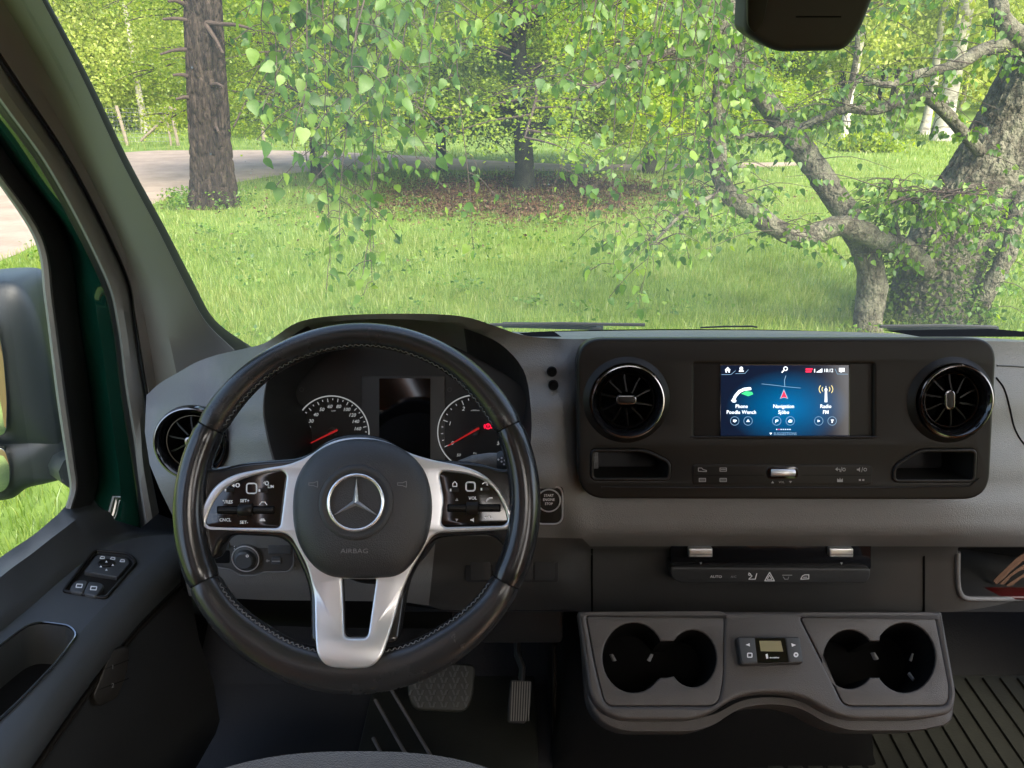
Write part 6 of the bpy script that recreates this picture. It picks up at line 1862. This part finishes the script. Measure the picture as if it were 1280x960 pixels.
tube('arm', [FAp.wp(652, 852, -0.004), FAp.wp(653, 835, -0.006), FAp.wp(647, 820, -0.02), FAp.wp(646, 790, -0.05)], [(0.010, 0.006)] * 4, 'dash_dark', ap, seg=8)
def GZ(px, py, z): return G(px, py, z)
mt = thing('floor_mat', 'black rubber floor mat with slanting ribs under the pedals', 'floor mat', (-0.16, 1.0, FLOOR))
Z = FLOOR + 0.006
box('sheet', -0.27, 0.045, 0.45, 1.20, FLOOR + 0.0005, Z, 'mat_rubber', mt, bev=0.003)
for i in range(19):
    x0, x1 = -0.60 + i * 0.042, -0.60 + i * 0.042 - 0.40
    pts = []
    for t in [k / 30 for k in range(31)]:
        x = x0 + (x1 - x0) * t; y = 0.50 + 0.68 * t
        if -0.26 < x < 0.035: pts.append(Vector((x, y, Z)))
    if len(pts) > 2:
        tube('rib', [pts[0], pts[-1]], 0.0035, 'mat_rib', mt, seg=6)
pm = thing('floor_mat', 'black rubber floor mat with lengthwise ribs in the passenger footwell', 'floor mat', (0.85, 1.0, FLOOR))
box('sheet', 0.40, 1.20, 0.35, 1.21, FLOOR + 0.0005, Z, 'mat_rubber', pm, bev=0.003)
for i in range(23):
    x = 0.42 + i * 0.034
    mk('rib', [Vector((x + a + 0.04 * t, 0.37 + 0.82 * t, Z + h)) for t in (0, 1) for a, h in ((-0.0145, -0.001), (-0.012, 0.004), (0.012, 0.004), (0.0145, -0.001))], [(0, 1, 5, 4), (1, 2, 6, 5), (2, 3, 7, 6)], 'mat_rubber', pm)
tn = thing('pedestal_cover', 'dark plastic pedestal cover under the cup holder console', 'pedestal', (0.2, 1.2, FLOOR))
tvx = [WY(690, 880, 1.05).x, WY(1075, 930, 1.05).x]
loft('cover', [[Vector((tvx[0] + 0.00, y, FLOOR)), Vector((tvx[0] + 0.015, y, FLOOR + h * 0.6)), Vector((tvx[0] + 0.05, y, FLOOR + h)), Vector((tvx[1] - 0.05, y, FLOOR + h)), Vector((tvx[1] - 0.012, y, FLOOR + h * 0.6)), Vector((tvx[1], y, FLOOR))] for y, h in ((0.98, 0.0), (0.985, 0.05), (1.02, 0.16), (1.12, 0.33), (1.40, 0.45))], 'void_black', tn)
tube('cover_edge', [WY(693, y, 1.04) for y in (805, 850, 900, 960)], 0.004, 'panel_plastic', tn, seg=6)
se = thing('driver_seat', 'charcoal fabric driver seat cushion edge below the steering wheel', 'seat', (-0.17, 0.4, FLOOR))
rows = []
SZ = 1.200
for k in range(15):
    t = k / 14 * math.pi
    row = []
    for i in range(29):
        s = -1 + 2 * i / 28
        w_ = 0.255 * (abs(s) ** 0.9) * (1 if s > 0 else -1)
        fy = 0.665 - 0.085 * abs(s) ** 2.4
        ez = 0.055 * math.sin(t) ** 0.6 if 0 < k < 14 else 0.0
        edge = (1 - abs(s) ** 6)
        yy = 0.12 + (fy - 0.12) * (k / 14) if k < 11 else fy - 0.02 + 0.02 * math.sin((k - 10) / 4 * math.pi / 2) * 1.0
        zz = SZ - 0.02 * (1 - edge) - 0.012 * s * s
        if k >= 11: zz -= 0.05 * ((k - 10) / 4) ** 2
        row.append(Vector((-0.172 + w_, yy, zz)))
    rows.append(row)
rows.append([p + Vector((0, -0.03, -0.14)) for p in rows[-1]])
loft('cushion', rows, 'seat_fabric', se)
box('seat_base', -0.40, 0.06, 0.14, 0.55, FLOOR, 1.06, 'dash_dark', se, bev=0.02)
box('backrest', -0.42, 0.08, -0.25, -0.10, 1.15, 1.72, 'seat_fabric', se, bev=0.05)
